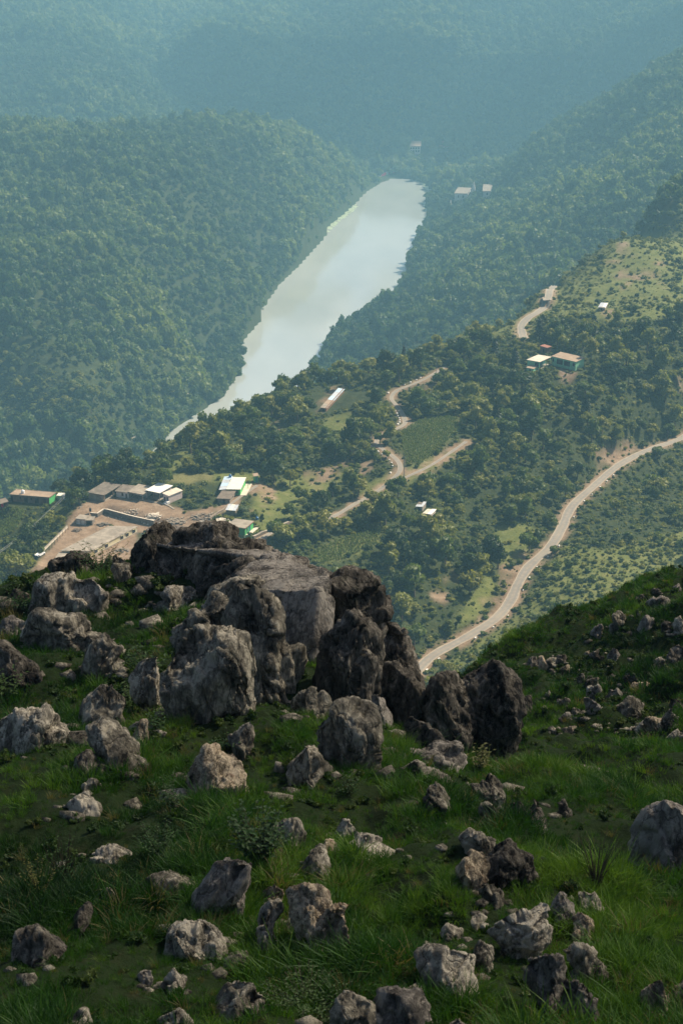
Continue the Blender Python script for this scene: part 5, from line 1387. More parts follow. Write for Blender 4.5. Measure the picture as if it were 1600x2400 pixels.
# heaps of rubble and building stone: too many loose pieces to count
def heap(label_name, cx, cy, w, d, n, m, smax, seed):
    r = np.random.default_rng(seed); V, F = [], []
    c = valley.hit1(cx, cy, 300)
    cube = np.array([(x, y, z) for z in (-1, 1) for x, y in ((-1, -1), (1, -1), (1, 1), (-1, 1))], float)
    for i in range(n):
        x, y = np.clip(r.normal(0, .42, 2), -1.1, 1.1)
        s = smax * r.uniform(.25, 1) ** 1.6
        q = cube * r.uniform(.6, 1.1, (8, 3)) * s * np.array([1, .8, .6])
        a = r.uniform(0, 6.28); R_ = np.array([[math.cos(a), -math.sin(a), 0], [math.sin(a), math.cos(a), 0], [0, 0, 1]])
        X, Yq = c.x + x * w, c.y + y * d
        q = q @ R_.T + np.array([X, Yq, float(valley.at(X, Yq)) + max(0, 1 - math.hypot(x, y)) * smax * 1.2])
        k = len(V) * 8; V.append(q); F += [[k + t_ for t_ in f_] for f_ in BOXF]
    o = obj(label_name, mesh_np(label_name, np.concatenate(V), F, M[m])); o['kind'] = 'stuff'
heap('rubble', 356, 1213, 4.2, 3.2, 150, 'concrete_pale', .6, 1)
heap('rubble', 405, 1224, 5.5, 6, 150, 'stone', .8, 2)
heap('rubble', 300, 1206, 9, 3, 60, 'concrete_pale', .35, 3)
heap('rubble', 515, 1222, 5, 4.5, 170, 'concrete_pale', .55, 4)
heap('rubble', 285, 1290, 3.5, 3, 90, 'stone', .5, 5)
heap('rubble', 180, 1243, 2.4, 2.0, 80, 'slate', .5, 6)
heap('rubble', 242, 1230, 3.0, 2.0, 80, 'concrete_dark', .6, 7)
heap('rubble', 480, 1210, 7, 4.5, 120, 'stone', .6, 8)

# ---- roadside stones, one by one
def block_mesh(seed):
    bm = bmesh.new(); bmesh.ops.create_cube(bm, size=1.0); r = random.Random(seed)
    for v in bm.verts: v.co = Vector((v.co.x * r.uniform(1.0, 1.7), v.co.y * r.uniform(.5, .8), v.co.z * r.uniform(.6, .9)))
    bmesh.ops.bevel(bm, geom=bm.edges[:], offset=.08, segments=1, affect='EDGES')
    me = bpy.data.meshes.new('roadside_stone'); bm.to_mesh(me); bm.free(); me.materials.append(M['white']); return me
bms = [block_mesh(k) for k in range(5)]
def roadside(c, width, side, k0, k1, step, label, group, size=1.0, skip=0.25, seed=1):
    r = random.Random(seed); n = len(c)
    for i in range(int(k0 * n), int(k1 * n), step):
        if r.random() < skip: continue
        t_ = c[min(i + 1, n - 1)] - c[max(i - 1, 0)]; t_ = t_ / np.linalg.norm(t_[:2])
        x, y = c[i, 0] - t_[1] * side * (width / 2 + .9), c[i, 1] + t_[0] * side * (width / 2 + .9)
        o = obj('roadside_stone', r.choice(bms), None, (x, y, float(valley.at(x, y)) + .25))
        o.rotation_euler = (r.uniform(-.1, .1), r.uniform(-.1, .1), math.atan2(t_[1], t_[0])); o.scale = [size * r.uniform(.7, 1.1)] * 3
        tag(o, label, 'stone', group)
sideA = 1
roadside(cA, 4.3, sideA, .30, .98, 5, 'pale parapet stone on the outer edge of the long lower road', 'parapet stones of the lower road', .85, .3, 1)
roadside(cB, 3.4, -1, .10, .42, 2, 'white stone block edging the outer bend of the winding upper road', 'edge stones of the winding road', 1.0, .25, 2)
roadside(cB, 5.0, -1, .46, .66, 2, 'pale stone block on the wall below the lower bend of the winding road', 'edge stones below the lower bend', .9, .2, 3)
# power poles beside the winding road
for px, py, hh, lab in ((946, 1122, 11, 'tall thin power pole beside the winding upper road'), (732, 1230, 7, 'short bluish power pole beside the lane to the village'), (1022, 880, 10, 'dark power pole where the winding road leaves over the ridge')):
    e = empty('power_pole', valley.hit1(px, py, 300)); tag(e, lab, 'pole'); lathe('pole', [(.16, -.5), (.11, hh)], 'metal', e, 8); bxm('crossarm', [(-1, 1, -.06, .06, hh * .9, hh * .9 + .12, 0)], 'metal', e)

# power line crossing the wooded slope at the far left
e = empty('power_line', valley.hit1(200, 1150, 300)); tag(e, 'pair of thin power wires crossing the wooded slope at the far left', 'power line')
pa, pb = e.location + Vector((0, 0, 8)), valley.hit1(-40, 1372, 300) + Vector((0, 0, 9))
for k in (0, 1):
    V, F = [], []
    for i in range(25):
        q = i / 24; c = pa.lerp(pb, q) + Vector((k * .9, 0, -6 * 4 * q * (1 - q) * .5)) - e.location
        for a in range(4): V.append(c + .05 * Vector((math.cos(a * 1.5708), 0, math.sin(a * 1.5708))))
    for i in range(24):
        for a in range(4): F.append([i * 4 + a, i * 4 + (a + 1) % 4, i * 4 + 4 + (a + 1) % 4, i * 4 + 4 + a])
    obj('wire', mesh_np('wire', V, F, M['metal']), e)
lathe('pole', [(.15, -1), (.1, 8.4)], 'metal', e, 8)
# ================================================================== TREES
G_DARK, G_MID, G_LIT = (0.040, 0.064, 0.015), (0.105, 0.138, 0.027), (0.225, 0.220, 0.045)
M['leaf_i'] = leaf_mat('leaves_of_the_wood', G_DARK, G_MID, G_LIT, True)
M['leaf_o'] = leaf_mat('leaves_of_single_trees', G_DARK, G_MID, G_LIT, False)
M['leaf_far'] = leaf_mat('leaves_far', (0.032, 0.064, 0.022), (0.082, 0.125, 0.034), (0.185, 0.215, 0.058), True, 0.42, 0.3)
M['needle'] = leaf_mat('pine_needles', (0.016, 0.030, 0.013), (0.022, 0.038, 0.015), (0.034, 0.05, 0.018), False, 0.15)
M['crop'] = leaf_mat('maize_leaves', (0.115, 0.165, 0.034), (0.17, 0.225, 0.05), (0.24, 0.27, 0.085), True, 0.3)
M['bark'] = plain_mat('bark', (0.13, 0.10, 0.075), .95, .35, 3)

def ico(sub):
    bm = bmesh.new(); bmesh.ops.create_icosphere(bm, subdivisions=sub, radius=1.0)
    v = np.array([q.co[:] for q in bm.verts]); f = np.array([[q.index for q in p.verts] for p in bm.faces]); bm.free(); return v, f
ICO = {k: ico(k) for k in (1, 2, 3)}

def cards(r, centers, normals, size, tilt=0.7, fold=0.25):
    """small folded leaf sprays (two triangles each) at centres, facing roughly along normals"""
    n = len(centers)
    nn = normals + r.normal(0, tilt, (n, 3)); nn /= np.linalg.norm(nn, axis=1)[:, None]
    a = np.cross(nn, r.normal(0, 1, (n, 3))); a /= np.linalg.norm(a, axis=1)[:, None] + 1e-9
    b = np.cross(nn, a)
    s = (size * r.uniform(.6, 1.35, n))[:, None]
    v = np.stack([centers - a * s, centers + b * s * .62 - nn * s * fold, centers + a * s, centers - b * s * .62 - nn * s * fold], 1).reshape(-1, 3)
    f = np.arange(n * 4).reshape(n, 4)
    return v, f

def crown_mesh(name, seed, m, lobes=9, per=34, card=0.16, flat=0.8, core=1, spread=0.62, lobe_r=(0.26, 0.46)):
    """leafy crown about 2 wide, its base at z = 0: uneven lobes of leaf sprays round darker lumps"""
    r = np.random.default_rng(seed)
    V, F, n = [], [], 0
    cs = []
    for k in range(lobes):
        a = r.uniform(0, 6.28); rad = spread * math.sqrt(r.uniform(0.02, 1)); z = r.uniform(.25, 1.0) * (1.25 - .75 * rad / spread) * flat
        c = np.array([math.cos(a) * rad, math.sin(a) * rad, z + .15]); lr = r.uniform(*lobe_r) * (1.1 - .35 * rad)
        cs.append((c, lr))
    for c, lr in cs:
        v, f = ICO[core]
        v = v * (1 + 0.35 * fbm(v * 1.7 + seed + c * 5, 2, seed)[:, None]) * lr * .86 * np.array([1, 1, .82]) + c
        tri = np.concatenate([f, f[:, -1:]], 1)
        V.append(v); F.append(('t', f + n)); n += len(v)
        d = r.normal(0, 1, (per, 3)); d[:, 2] = np.abs(d[:, 2]) * .9 - .25; d /= np.linalg.norm(d, axis=1)[:, None]
        p = c + d * lr * r.uniform(.8, 1.12, (per, 1)) * np.array([1, 1, .85])
        v, f = cards(r, p, d, card)
        V.append(v); F.append(('q', f + n)); n += len(v)
    faces = []
    for kind, f in F: faces += f.tolist()
    return mesh_np(name, np.concatenate(V), faces, m)

def pine_mesh(name, seed, m):
    r = np.random.default_rng(seed); P_, N_ = [], []
    for k in range(11):
        z = .2 + k * .16; R0 = .62 * (1 - (k / 12) ** 1.5) * r.uniform(.8, 1.1)
        for j in range(34):
            a = r.uniform(0, 6.28); q = R0 * math.sqrt(r.uniform(.1, 1))
            P_.append((math.cos(a) * q, math.sin(a) * q, z + r.normal(0, .06) - q * .15)); N_.append((math.cos(a) * .5, math.sin(a) * .5, .8))
    v, f = cards(r, np.array(P_), np.array(N_), .15, .6)
    return mesh_np(name, v, f, m)

def trunk_mesh(name, seed, h=1.0, r0=.06, limbs=3):
    """tapered trunk with a few limbs, unit height"""
    rr_ = random.Random(seed); V, F = [], []
    def tube(pts, rads, n=6):
        base = len(V)
        for p, rd in zip(pts, rads):
            for k in range(n): V.append((p[0] + rd * math.cos(6.2832 * k / n), p[1] + rd * math.sin(6.2832 * k / n), p[2]))
        for j in range(len(pts) - 1):
            for k in range(n): F.append([base + j * n + k, base + j * n + (k + 1) % n, base + (j + 1) * n + (k + 1) % n, base + (j + 1) * n + k])
    bx, by = rr_.uniform(-.08, .08), rr_.uniform(-.08, .08)
    tube([(0, 0, -.12), (bx * .3, by * .3, h * .3), (bx, by, h * .65), (bx * 1.3, by * 1.2, h)], [r0 * 1.3, r0, r0 * .75, r0 * .35])
    for k in range(limbs):
        a = rr_.uniform(0, 6.28); z = h * rr_.uniform(.45, .7)
        tube([(bx * .8, by * .8, z), (math.cos(a) * .18, math.sin(a) * .18, z + .16), (math.cos(a) * .36, math.sin(a) * .36, z + .36)], [r0 * .5, r0 * .35, r0 * .15], 5)
    return mesh_np(name, np.array(V), F, M['bark'])

# ---- instancer for what nobody could count
def protos(colname, meshes):
    c = bpy.data.collections.new(colname)
    for k, me in enumerate(meshes):
        o = bpy.data.objects.new('%s_shape_%02d' % (colname, k), me); c.objects.link(o)
    return c
def scatter(name, pts, scl, rot, idx, tint, col):
    me = mesh_np(name, pts, np.zeros((0, 3), int).tolist(), None, False, {'scl': scl, 'rot': rot, 'tint': tint})
    a = me.attributes.new('idx', 'INT', 'POINT'); a.data.foreach_set('value', idx.astype(np.int32))
    o = obj(name, me); o['kind'] = 'stuff'
    ng = bpy.data.node_groups.new(name + '_scatter', 'GeometryNodeTree')
    ng.interface.new_socket(name='Geometry', in_out='INPUT', socket_type='NodeSocketGeometry')
    ng.interface.new_socket(name='Geometry', in_out='OUTPUT', socket_type='NodeSocketGeometry')
    N = ng.nodes
    gi, go = N.new('NodeGroupInput'), N.new('NodeGroupOutput')
    m2p = N.new('GeometryNodeMeshToPoints')
    iop = N.new('GeometryNodeInstanceOnPoints'); ci = N.new('GeometryNodeCollectionInfo')
    ci.inputs['Collection'].default_value = col; ci.inputs['Separate Children'].default_value = True; ci.inputs['Reset Children'].default_value = True
    ng.links.new(gi.outputs[0], m2p.inputs[0]); ng.links.new(m2p.outputs[0], iop.inputs['Points']); ng.links.new(ci.outputs[0], iop.inputs['Instance'])
    iop.inputs['Pick Instance'].default_value = True
    for an, typ, sock in (('idx', 'INT', 'Instance Index'), ('rot', 'FLOAT_VECTOR', 'Rotation'), ('scl', 'FLOAT_VECTOR', 'Scale')):
        na = N.new('GeometryNodeInputNamedAttribute'); na.data_type = typ; na.inputs['Name'].default_value = an
        ng.links.new([q for q in na.outputs if q.enabled][0], iop.inputs[sock])
    ng.links.new(iop.outputs[0], go.inputs[0])
    md = o.modifiers.new('scatter', 'NODES'); md.node_group = ng
    return o

# visibility: highest sight line so far along each column
slope = valley.z / YY
runmax = np.maximum.accumulate(slope, axis=0)
vis_surf = Surf(us, ws, np.vstack([runmax[:1], runmax[:-1]]))
FG_LINE = [(-50, 1395), (60, 1370), (125, 1310), (215, 1300), (320, 1290), (335, 1240), (400, 1228), (560, 1258), (700, 1305), (780, 1335), (860, 1330), (905, 1380), (920, 1450), (975, 1540), (990, 1600),
           (1060, 1595), (1180, 1525), (1300, 1455), (1450, 1392), (1600, 1325), (1660, 1290)]
fgx, fgy = zip(*FG_LINE)
def grid_pts(spacing, y0, y1, umax=0.285, jit=.48, seed=1):
    r = np.random.default_rng(seed)
    xm_ = umax * y1
    gx, gy = np.meshgrid(np.arange(-xm_, xm_, spacing), np.arange(y0, y1, spacing))
    x = gx.ravel() + r.uniform(-jit, jit, gx.size) * spacing; y = gy.ravel() + r.uniform(-jit, jit, gx.size) * spacing
    k = np.abs(x / np.maximum(y, 1)) < umax
    return x[k], y[k], r
def road_dist(x, y):
    d = np.full(np.shape(x), 1e9)
    for c in (cA, cB, cC, cT, cV): d = np.minimum(d, dist_poly(x, y, c[::2])[0])
    return d

# picture areas that stay clear of crowns standing nearer to us
BW, BH = 400, 600
clear = np.zeros((BH, BW), bool)
qx, qy = np.meshgrid((np.arange(BW) + .5) * 4, (np.arange(BH) + .5) * 4)
for f in FRAMES:
    xs, ys = [], []
    for a in (0, f.W):
        for bq in (0, f.D):
            for h in (0.4, f.H):
                w_ = f.o + f.pt(a, bq, h); A_, B_ = project(w_.x, w_.y, w_.z); xs.append(float(A_)); ys.append(float(B_))
    clear |= (qx > min(xs)) & (qx < max(xs)) & (qy > min(ys)) & (qy < max(ys))
for poly in SOIL + CROP + OLIVE: clear |= in_poly(qx, qy, poly)
for name_, c in (('a', cA), ('b', cB), ('c', cC), ('t', cT)):
    A_, B_ = project(c[:, 0], c[:, 1], c[:, 2])
    if name_ == 'b': k_ = (B_ > 893) & ((B_ < 1004) | (B_ > 1014)) & ((B_ < 1098) | ((B_ > 1170) & (B_ < 1212))); dd = np.min([np.where(k_[i_ + 1], np.hypot(qx - A_[i_], qy - B_[i_]), 1e9) for i_ in range(len(A_) - 1)], axis=0)
    else: dd = dist_poly(qx, qy, np.stack([A_, B_], 1))[0]
    clear |= dd < (11 if name_ == 'a' else 5)
clear |= in_poly(qx, qy, [(880, 418), (882, 406), (940, 392), (944, 404)])
clear |= ((np.abs(qx - 1109) < 8) & (qy > 420) & (qy < 452)) | ((np.abs(qx - 1054) < 8) & (qy > 464) & (qy < 500)) | ((qx > 962) & (qx < 1016) & (qy > 345) & (qy < 392) & (np.abs(qx - 965 - (388 - qy) * 1.25) < 6))
clear &= ~((qx > 1500) & (qx < 1560) & (qy > 1020) & (qy < 1070))
def is_clear(px, py):
    i = np.clip((np.asarray(px) / 4).astype(int), 0, BW - 1); j = np.clip((np.asarray(py) / 4).astype(int), 0, BH - 1)
    return clear[j, i]
YEND_MID = lambda u: 1.0
def covers(x, y, z, R, Hh):
    """share of test points of a crown that fall on an area to keep clear"""
    s = np.zeros(len(x)); k = 0
    for h in (.25, .6, .95):
        for o_ in (-.8, 0, .8):
            px, py = project(x + o_ * R, y, z + h * Hh); s += is_clear(px, py); k += 1
    return s / k

def trees_mid():
    x, y, r = grid_pts(6.0, 290, 1130, seed=11)
    z = valley.at(x, y)
    n = len(x)
    px, py = project(x, y, z)
    ms, mo, mv, mc = masks_at(px, py, y)
    big = 0.5 + 0.5 * fbm(np.stack([x / 30, y / 30, x * 0], 1), 3, 21)
    keep = ~ms & ~mv & ~mc & (r.uniform(0, 1, n) < np.where(mo, .05, .35 + .75 * big))
    # thinner wood low on the right slope
    thin = in_poly(px, py, [(1100, 1480), (1330, 1180), (1640, 1000), (1640, 1400), (1200, 1600)])
    keep &= ~thin | (r.uniform(0, 1, n) < .38)
    hilltop = in_poly(px, py, hilltop_poly); keep &= ~hilltop | (r.uniform(0, 1, n) < .3)
    R = (1.7 + 4.3 * r.uniform(0, 1, n) ** 1.4) * np.where(big > .5, 1.2, .9) * np.where(hilltop, .62, 1) * np.where(thin, .85, 1)
    Hh = R * r.uniform(1.35, 2.4, n) * np.where(hilltop, .8, 1)
    keep &= road_dist(x, y) > 1.8 + R * .5
    for f in FRAMES:
        c = f.o + f.pt(f.W / 2, f.D / 2, 0); keep &= np.hypot(x - c.x, y - c.y) > max(f.W, f.D) * .5 + R * .7
    # only the ridge on this side of the lake
    keep &= ~((z < ZL + 40) & (y > 800))
    keep &= (z + Hh) / y >= vis_surf.at(x, y) - 0.006
    keep &= py < np.interp(px, fgx, fgy) + 60
    keep &= (px > -150) & (px < 1750)
    keep &= covers(x, y, z, R, Hh) < np.where(r.uniform(0, 1, n) < .1, .5, .2)
    return [q[keep] for q in (x, y, z, R, Hh, px, py)], r
(tx, ty, tz, tR, tH, tpx, tpy), r_ = trees_mid()

CR_O = [crown_mesh('crown', 100 + k, M['leaf_o'], lobes=(9, 11, 8, 13, 10, 7)[k], per=44, card=.125, flat=(.85, 1.0, .7, 1.1, .8, 1.35)[k], spread=(.62, .6, .68, .55, .66, .4)[k]) for k in range(6)]
CR_I = [crown_mesh('wood_crown', 200 + k, M['leaf_i'], lobes=(9, 11, 8, 12, 10, 7)[k], per=40, card=.13, flat=(.85, 1.0, .7, 1.1, .8, 1.35)[k], spread=(.62, .6, .68, .55, .66, .4)[k]) for k in range(6)]
TRK = [trunk_mesh('trunk', 300 + k) for k in range(4)]

d_ = np.hypot(tx, ty)
vis = ((tz + tH * .6) / ty >= vis_surf.at(tx, ty)) & (tpx > 5) & (tpx < 1595) & (tpy - 25 < np.interp(tpx, fgx, fgy))
score = np.where(vis, tR * np.sqrt(tH) / d_, 0)
order = np.argsort(-score)
N_IND = 284
LEAF_TONES = [('dark green', leaf_mat('leaves_dark', (0.030, 0.052, 0.015), (0.042, 0.068, 0.017), (0.058, 0.088, 0.02), False)),
              ('green', leaf_mat('leaves_green', (0.078, 0.112, 0.024), (0.100, 0.138, 0.028), (0.125, 0.160, 0.03), False)),
              ('yellow-green', leaf_mat('leaves_yellow_green', (0.165, 0.180, 0.036), (0.200, 0.205, 0.04), (0.225, 0.215, 0.048), False, .35))]
FORMS = ['rounded', 'broad', 'flat-topped', 'tall', 'ragged', 'narrow']
MARKS = [('the mint houses', 1290, 845), ('the maize field by the winding road', 1000, 1020), ('the upper bend of the winding road', 925, 930), ('the lower bend of the winding road', 895, 1060),
         ('the ruined huts', 998, 1198), ('the long tin shack', 778, 938), ('the red ploughed field', 755, 1110), ('the green square house', 565, 1240), ('the cream tin-roofed house', 560, 1145),
         ('the white-roofed house of the yard', 390, 1150), ('the long brown brick house', 80, 1160), ('the top bend of the lower road', 1480, 1070), ('the middle of the lower road', 1300, 1260),
         ('the near end of the lower road', 1080, 1500), ('the grass track', 1040, 1080), ('the pale maize plot', 820, 1290), ('the open hilltop', 1480, 640), ('the tin hut on the hill', 1411, 722),
         ('the dirt road over the spur', 1250, 730), ('the lower end of the lake', 430, 1010), ('the lane into the village', 790, 1205), ('the lake side of the ridge', 680, 890), ('the skyline pines', 1110, 815), ('the olive-brown terrace', 430, 1120)]
def add_tree(x, y, z, R, H, k, label, group=None, crown=None, name='tree', trunk_h=None):
    e = empty(name, (x, y, z)); tag(e, label, 'tree', group)
    th = (trunk_h if trunk_h else .42) * H
    t_ = obj('trunk', TRK[k % 4], e); t_.scale = (R * .9, R * .9, th * 1.5)
    c = obj('crown', crown or CR_O[k % 6], e, (0, 0, th * .55)); c.scale = (R, R, (H - th * .55) / 1.45 if crown is None else (H - th * .55) / 2.0)
    c.rotation_euler = (0, 0, (k * 2.399) % 6.283)
    return e
seen_lab = {}
for k, i in enumerate(order[:N_IND]):
    q = int(k * 7 + i); px, py = float(tpx[i]), float(tpy[i])
    near_ = min(MARKS, key=lambda m_: (m_[1] - px) ** 2 + (1.6 * (m_[2] - py)) ** 2)
    tone = int(np.clip(np.floor((vnoise(np.array([[tx[i] * .05, ty[i] * .05, 1.0]]), 5)[0] * .9 + .6 + r_.normal(0, .25)) * 3), 0, 2))
    dx, dy = px - near_[1], py - near_[2]
    rel = ('behind' if dy < 0 else 'before') if abs(dy) * 1.3 > abs(dx) else ('left of' if dx < 0 else 'right of')
    dist = math.hypot(dx, 1.6 * dy)
    lab = '%s %s %s tree %s %s %s' % ('large' if tR[i] > 5.6 else 'small' if tR[i] < 4.4 else 'mid-sized', FORMS[q % 6], LEAF_TONES[tone][0], 'just' if dist < 55 else 'some metres' if dist < 110 else 'well', rel, near_[0])
    e = add_tree(float(tx[i]), float(ty[i]), float(tz[i]), float(tR[i]), float(tH[i]), q, lab, 'trees by ' + near_[0].replace('the ', ''))
    c = e.children[-1] if e.children[-1].name.startswith('crown') else e.children[0]
    c.material_slots[0].link = 'OBJECT'; c.material_slots[0].material = LEAF_TONES[tone][1]
untie('trees by', lambda o: o.location.y)
PINE = pine_mesh('crown', 5, M['needle']); PINE2 = pine_mesh('crown', 6, M['needle'])
for px, py, H, R, lab, cr in (
        (1262, 800, 10.5, 4.4, 'dark round-topped pine with a bare trunk behind the mint houses', PINE), (1388, 790, 10, 4.6, 'dark pine on the slope right above the mint houses', PINE2),
        (1075, 838, 9.5, 4.6, 'dark rounded pine on the skyline above the winding road', PINE2), (1158, 840, 9, 3.8, 'second dark pine on the skyline, right of the rounded one', PINE),
        (1300, 790, 9, 3.6, 'greyish pine just right of the round-topped pine', PINE2), (1205, 860, 8.5, 4, 'dark pine left of the mint houses', PINE),
        (945, 852, 8.5, 2.6, 'slim conical dark tree on the skyline left of the pines', PINE), (1160, 1010, 11, 4.8, 'tall dark pine in the middle of the wood below the field', PINE2),
        (1225, 965, 11, 4.4, 'dark pine below the mint houses in the shaded wood', PINE), (1370, 985, 10.5, 4.0, 'dark conical tree above the bend of the lower road', PINE2)):
    g = valley.hit1(px, py, 300)
    add_tree(g.x, g.y, g.z, R * 1.15, H * 1.25, int(px), lab, None, cr, 'pine_tree', .4)
for px, py, H, R, k, lab in (
        (677, 905, 8.5, 3.9, 1, 'dark round tree standing out against the lake at the ridge edge'), (500, 1010, 8, 3.2, 3, 'dark tall tree at the lower end of the lake on the ridge edge'),
        (850, 1068, 9, 3.8, 0, 'bushy tree beside the lower bend of the winding road'), (890, 1040, 7, 3.4, 2, 'dark tree between the two bends of the winding road'),
        (830, 1165, 10, 3.6, 3, 'loose tall tree in the field left of the winding road'), (780, 1165, 7.5, 3.0, 1, 'flat-topped tree standing on the pale grass left of the loose tall tree'),
        (680, 1140, 9.5, 4.2, 0, 'spreading tree left of the red ploughed field'), (1545, 1075, 8, 5.0, 2, 'spreading tree that hides a stretch of the lower road'),
        (915, 1320, 9, 4.2, 1, 'dark bushy tree right of the pale maize plot'), (615, 1232, 4.8, 1.5, 5, 'young thin tree behind the bright green square house'),
        (1300, 1300, 5, 2.8, 2, 'round pale green bush-like tree right of the lower road')):
    g = valley.hit1(px, py, 300)
    add_tree(g.x, g.y, g.z, R, H, k, lab)
# banana plants by the stone shed
bl = []
r2 = np.random.default_rng(9)
Vb, Fb = [], []
for k in range(9):
    a = k * 2.4; n0 = len(Vb)
    for j in range(6):
        q = j / 5; w = .32 * math.sin(math.pi * min(1, q * .9 + .12)) + .02; rad = 1.5 * q; z = 1.7 + 1.3 * q - 1.9 * q * q
        for s_ in (-1, 0, 1): Vb.append((math.cos(a) * rad - math.sin(a) * w * s_, math.sin(a) * rad + math.cos(a) * w * s_, z - abs(s_) * .08))
    for j in range(5):
        for s_ in (0, 1): i0 = n0 + j * 3 + s_; Fb.append([i0, i0 + 1, i0 + 4, i0 + 3])
BAN = mesh_np('foliage', np.array(Vb), Fb, M['crop'].copy()); 
BAN.materials[0] = M['leaf_o']
for k, (px, py, s) in enumerate(((570, 1205, 1.3), (582, 1200, 1.1), (576, 1213, 1.0))):
    g = valley.hit1(px, py, 300); e = empty('banana_plant', g); tag(e, 'big-leaved banana plant in the clump right of the stone shed', 'plant', 'banana plants by the stone shed')
    c = obj('foliage', BAN, e); c.scale = (s * 1.2,) * 3; c.rotation_euler = (0, 0, k * 1.3); t_ = obj('stem', TRK[k], e); t_.scale = (1.6, 1.6, 2.6)

rest = order[N_IND:]
woodc = protos('wood', CR_I)
def rots(r, n): return np.stack([r.normal(0, .06, n), r.normal(0, .06, n), r.uniform(0, 6.283, n)], 1)
n = len(rest)
th_ = tH[rest] * .22
scatter('woodland', np.stack([tx[rest], ty[rest], tz[rest] + th_ * .6], 1), np.stack([tR[rest], tR[rest], (tH[rest] - th_) / 1.45], 1), rots(r_, n), r_.integers(0, 6, n), r_.uniform(0, 1, n), woodc)

# low scrub between the trees
SCR = [crown_mesh('scrub_bush', 400 + k, M['leaf_i'], lobes=5, per=20, card=.20, flat=.55, spread=.55, lobe_r=(.3, .5)) for k in range(4)]
scrubc = protos('scrub', SCR)
def scrub():
    x, y, r = grid_pts(2.1, 290, 1100, seed=13)
    z = valley.at(x, y); n = len(x); px, py = project(x, y, z)
    k = (px > -60) & (px < 1660) & (py < np.interp(px, fgx, fgy) + 25) & (z / y + .004 >= vis_surf.at(x, y)) & ~((z < ZL + 40) & (y > 800))
    x, y, z, px, py = (q[k] for q in (x, y, z, px, py)); n = len(x)
    ms, mo, mv, mc = masks_at(px, py, y)
    big = 0.5 + 0.5 * fbm(np.stack([x / 14, y / 14, x * 0], 1), 3, 23)
    pr = np.where(ms, np.where(mask_of(SOIL[:4], px, py), .01, .3), np.where(mo, .16 + .5 * np.clip(big * 2 - .9, 0, 1), .8))
    ht = in_poly(px, py, hilltop_poly) & ~mo & ~ms; pr = np.where(ht, .25 + .5 * np.clip(big * 2 - .8, 0, 1), pr); lower = in_poly(px, py, OPEN[3]); pr = np.where(lower & ~ms, .9, pr); pr = np.where(mv | mc, 0, pr)
    R = (.4 + 1.7 * r.uniform(0, 1, n) ** 2.2) * np.where(mo, .9, 1) * np.where(lower, 1.05 + .8 * np.clip(big * 2 - .9, 0, 1), 1)
    k = (r.uniform(0, 1, n) < pr) & (road_dist(x, y) > 2.6 + R * .5)
    for f in FRAMES:
        c = f.o + f.pt(f.W / 2, f.D / 2, 0); k &= np.hypot(x - c.x, y - c.y) > max(f.W, f.D) * .55 + .6
    x, y, z, R = x[k], y[k], z[k], R[k]; n = len(x)
    return scatter('scrub', np.stack([x, y, z - .1], 1), np.stack([R, R, R * r.uniform(.7, 1.3, n)], 1), rots(r, n), r.integers(0, 4, n), np.clip(r.normal(.62, .3, n), 0, 1), scrubc)
scrub()
# maize and other standing crops
def crops():
    bl_ = crown_mesh('crop_plant', 450, M['crop'], lobes=3, per=16, card=.3, flat=.8, spread=.4, lobe_r=(.3, .4))
    x, y, r = grid_pts(.95, 330, 760, seed=15, jit=.3)
    z = valley.at(x, y); px, py = project(x, y, z)
    k = mask_of(CROP, px, py) & (r.uniform(0, 1, len(x)) < .93)
    x, y, z = x[k], y[k], z[k]; n = len(x)
    return scatter('maize_crop', np.stack([x, y, z], 1), np.stack([np.full(n, .62), np.full(n, .62), r.uniform(.6, 1.0, n)], 1), rots(r, n), np.zeros(n), r.uniform(0, 1, n), protos('maize', [bl_]))
crops()
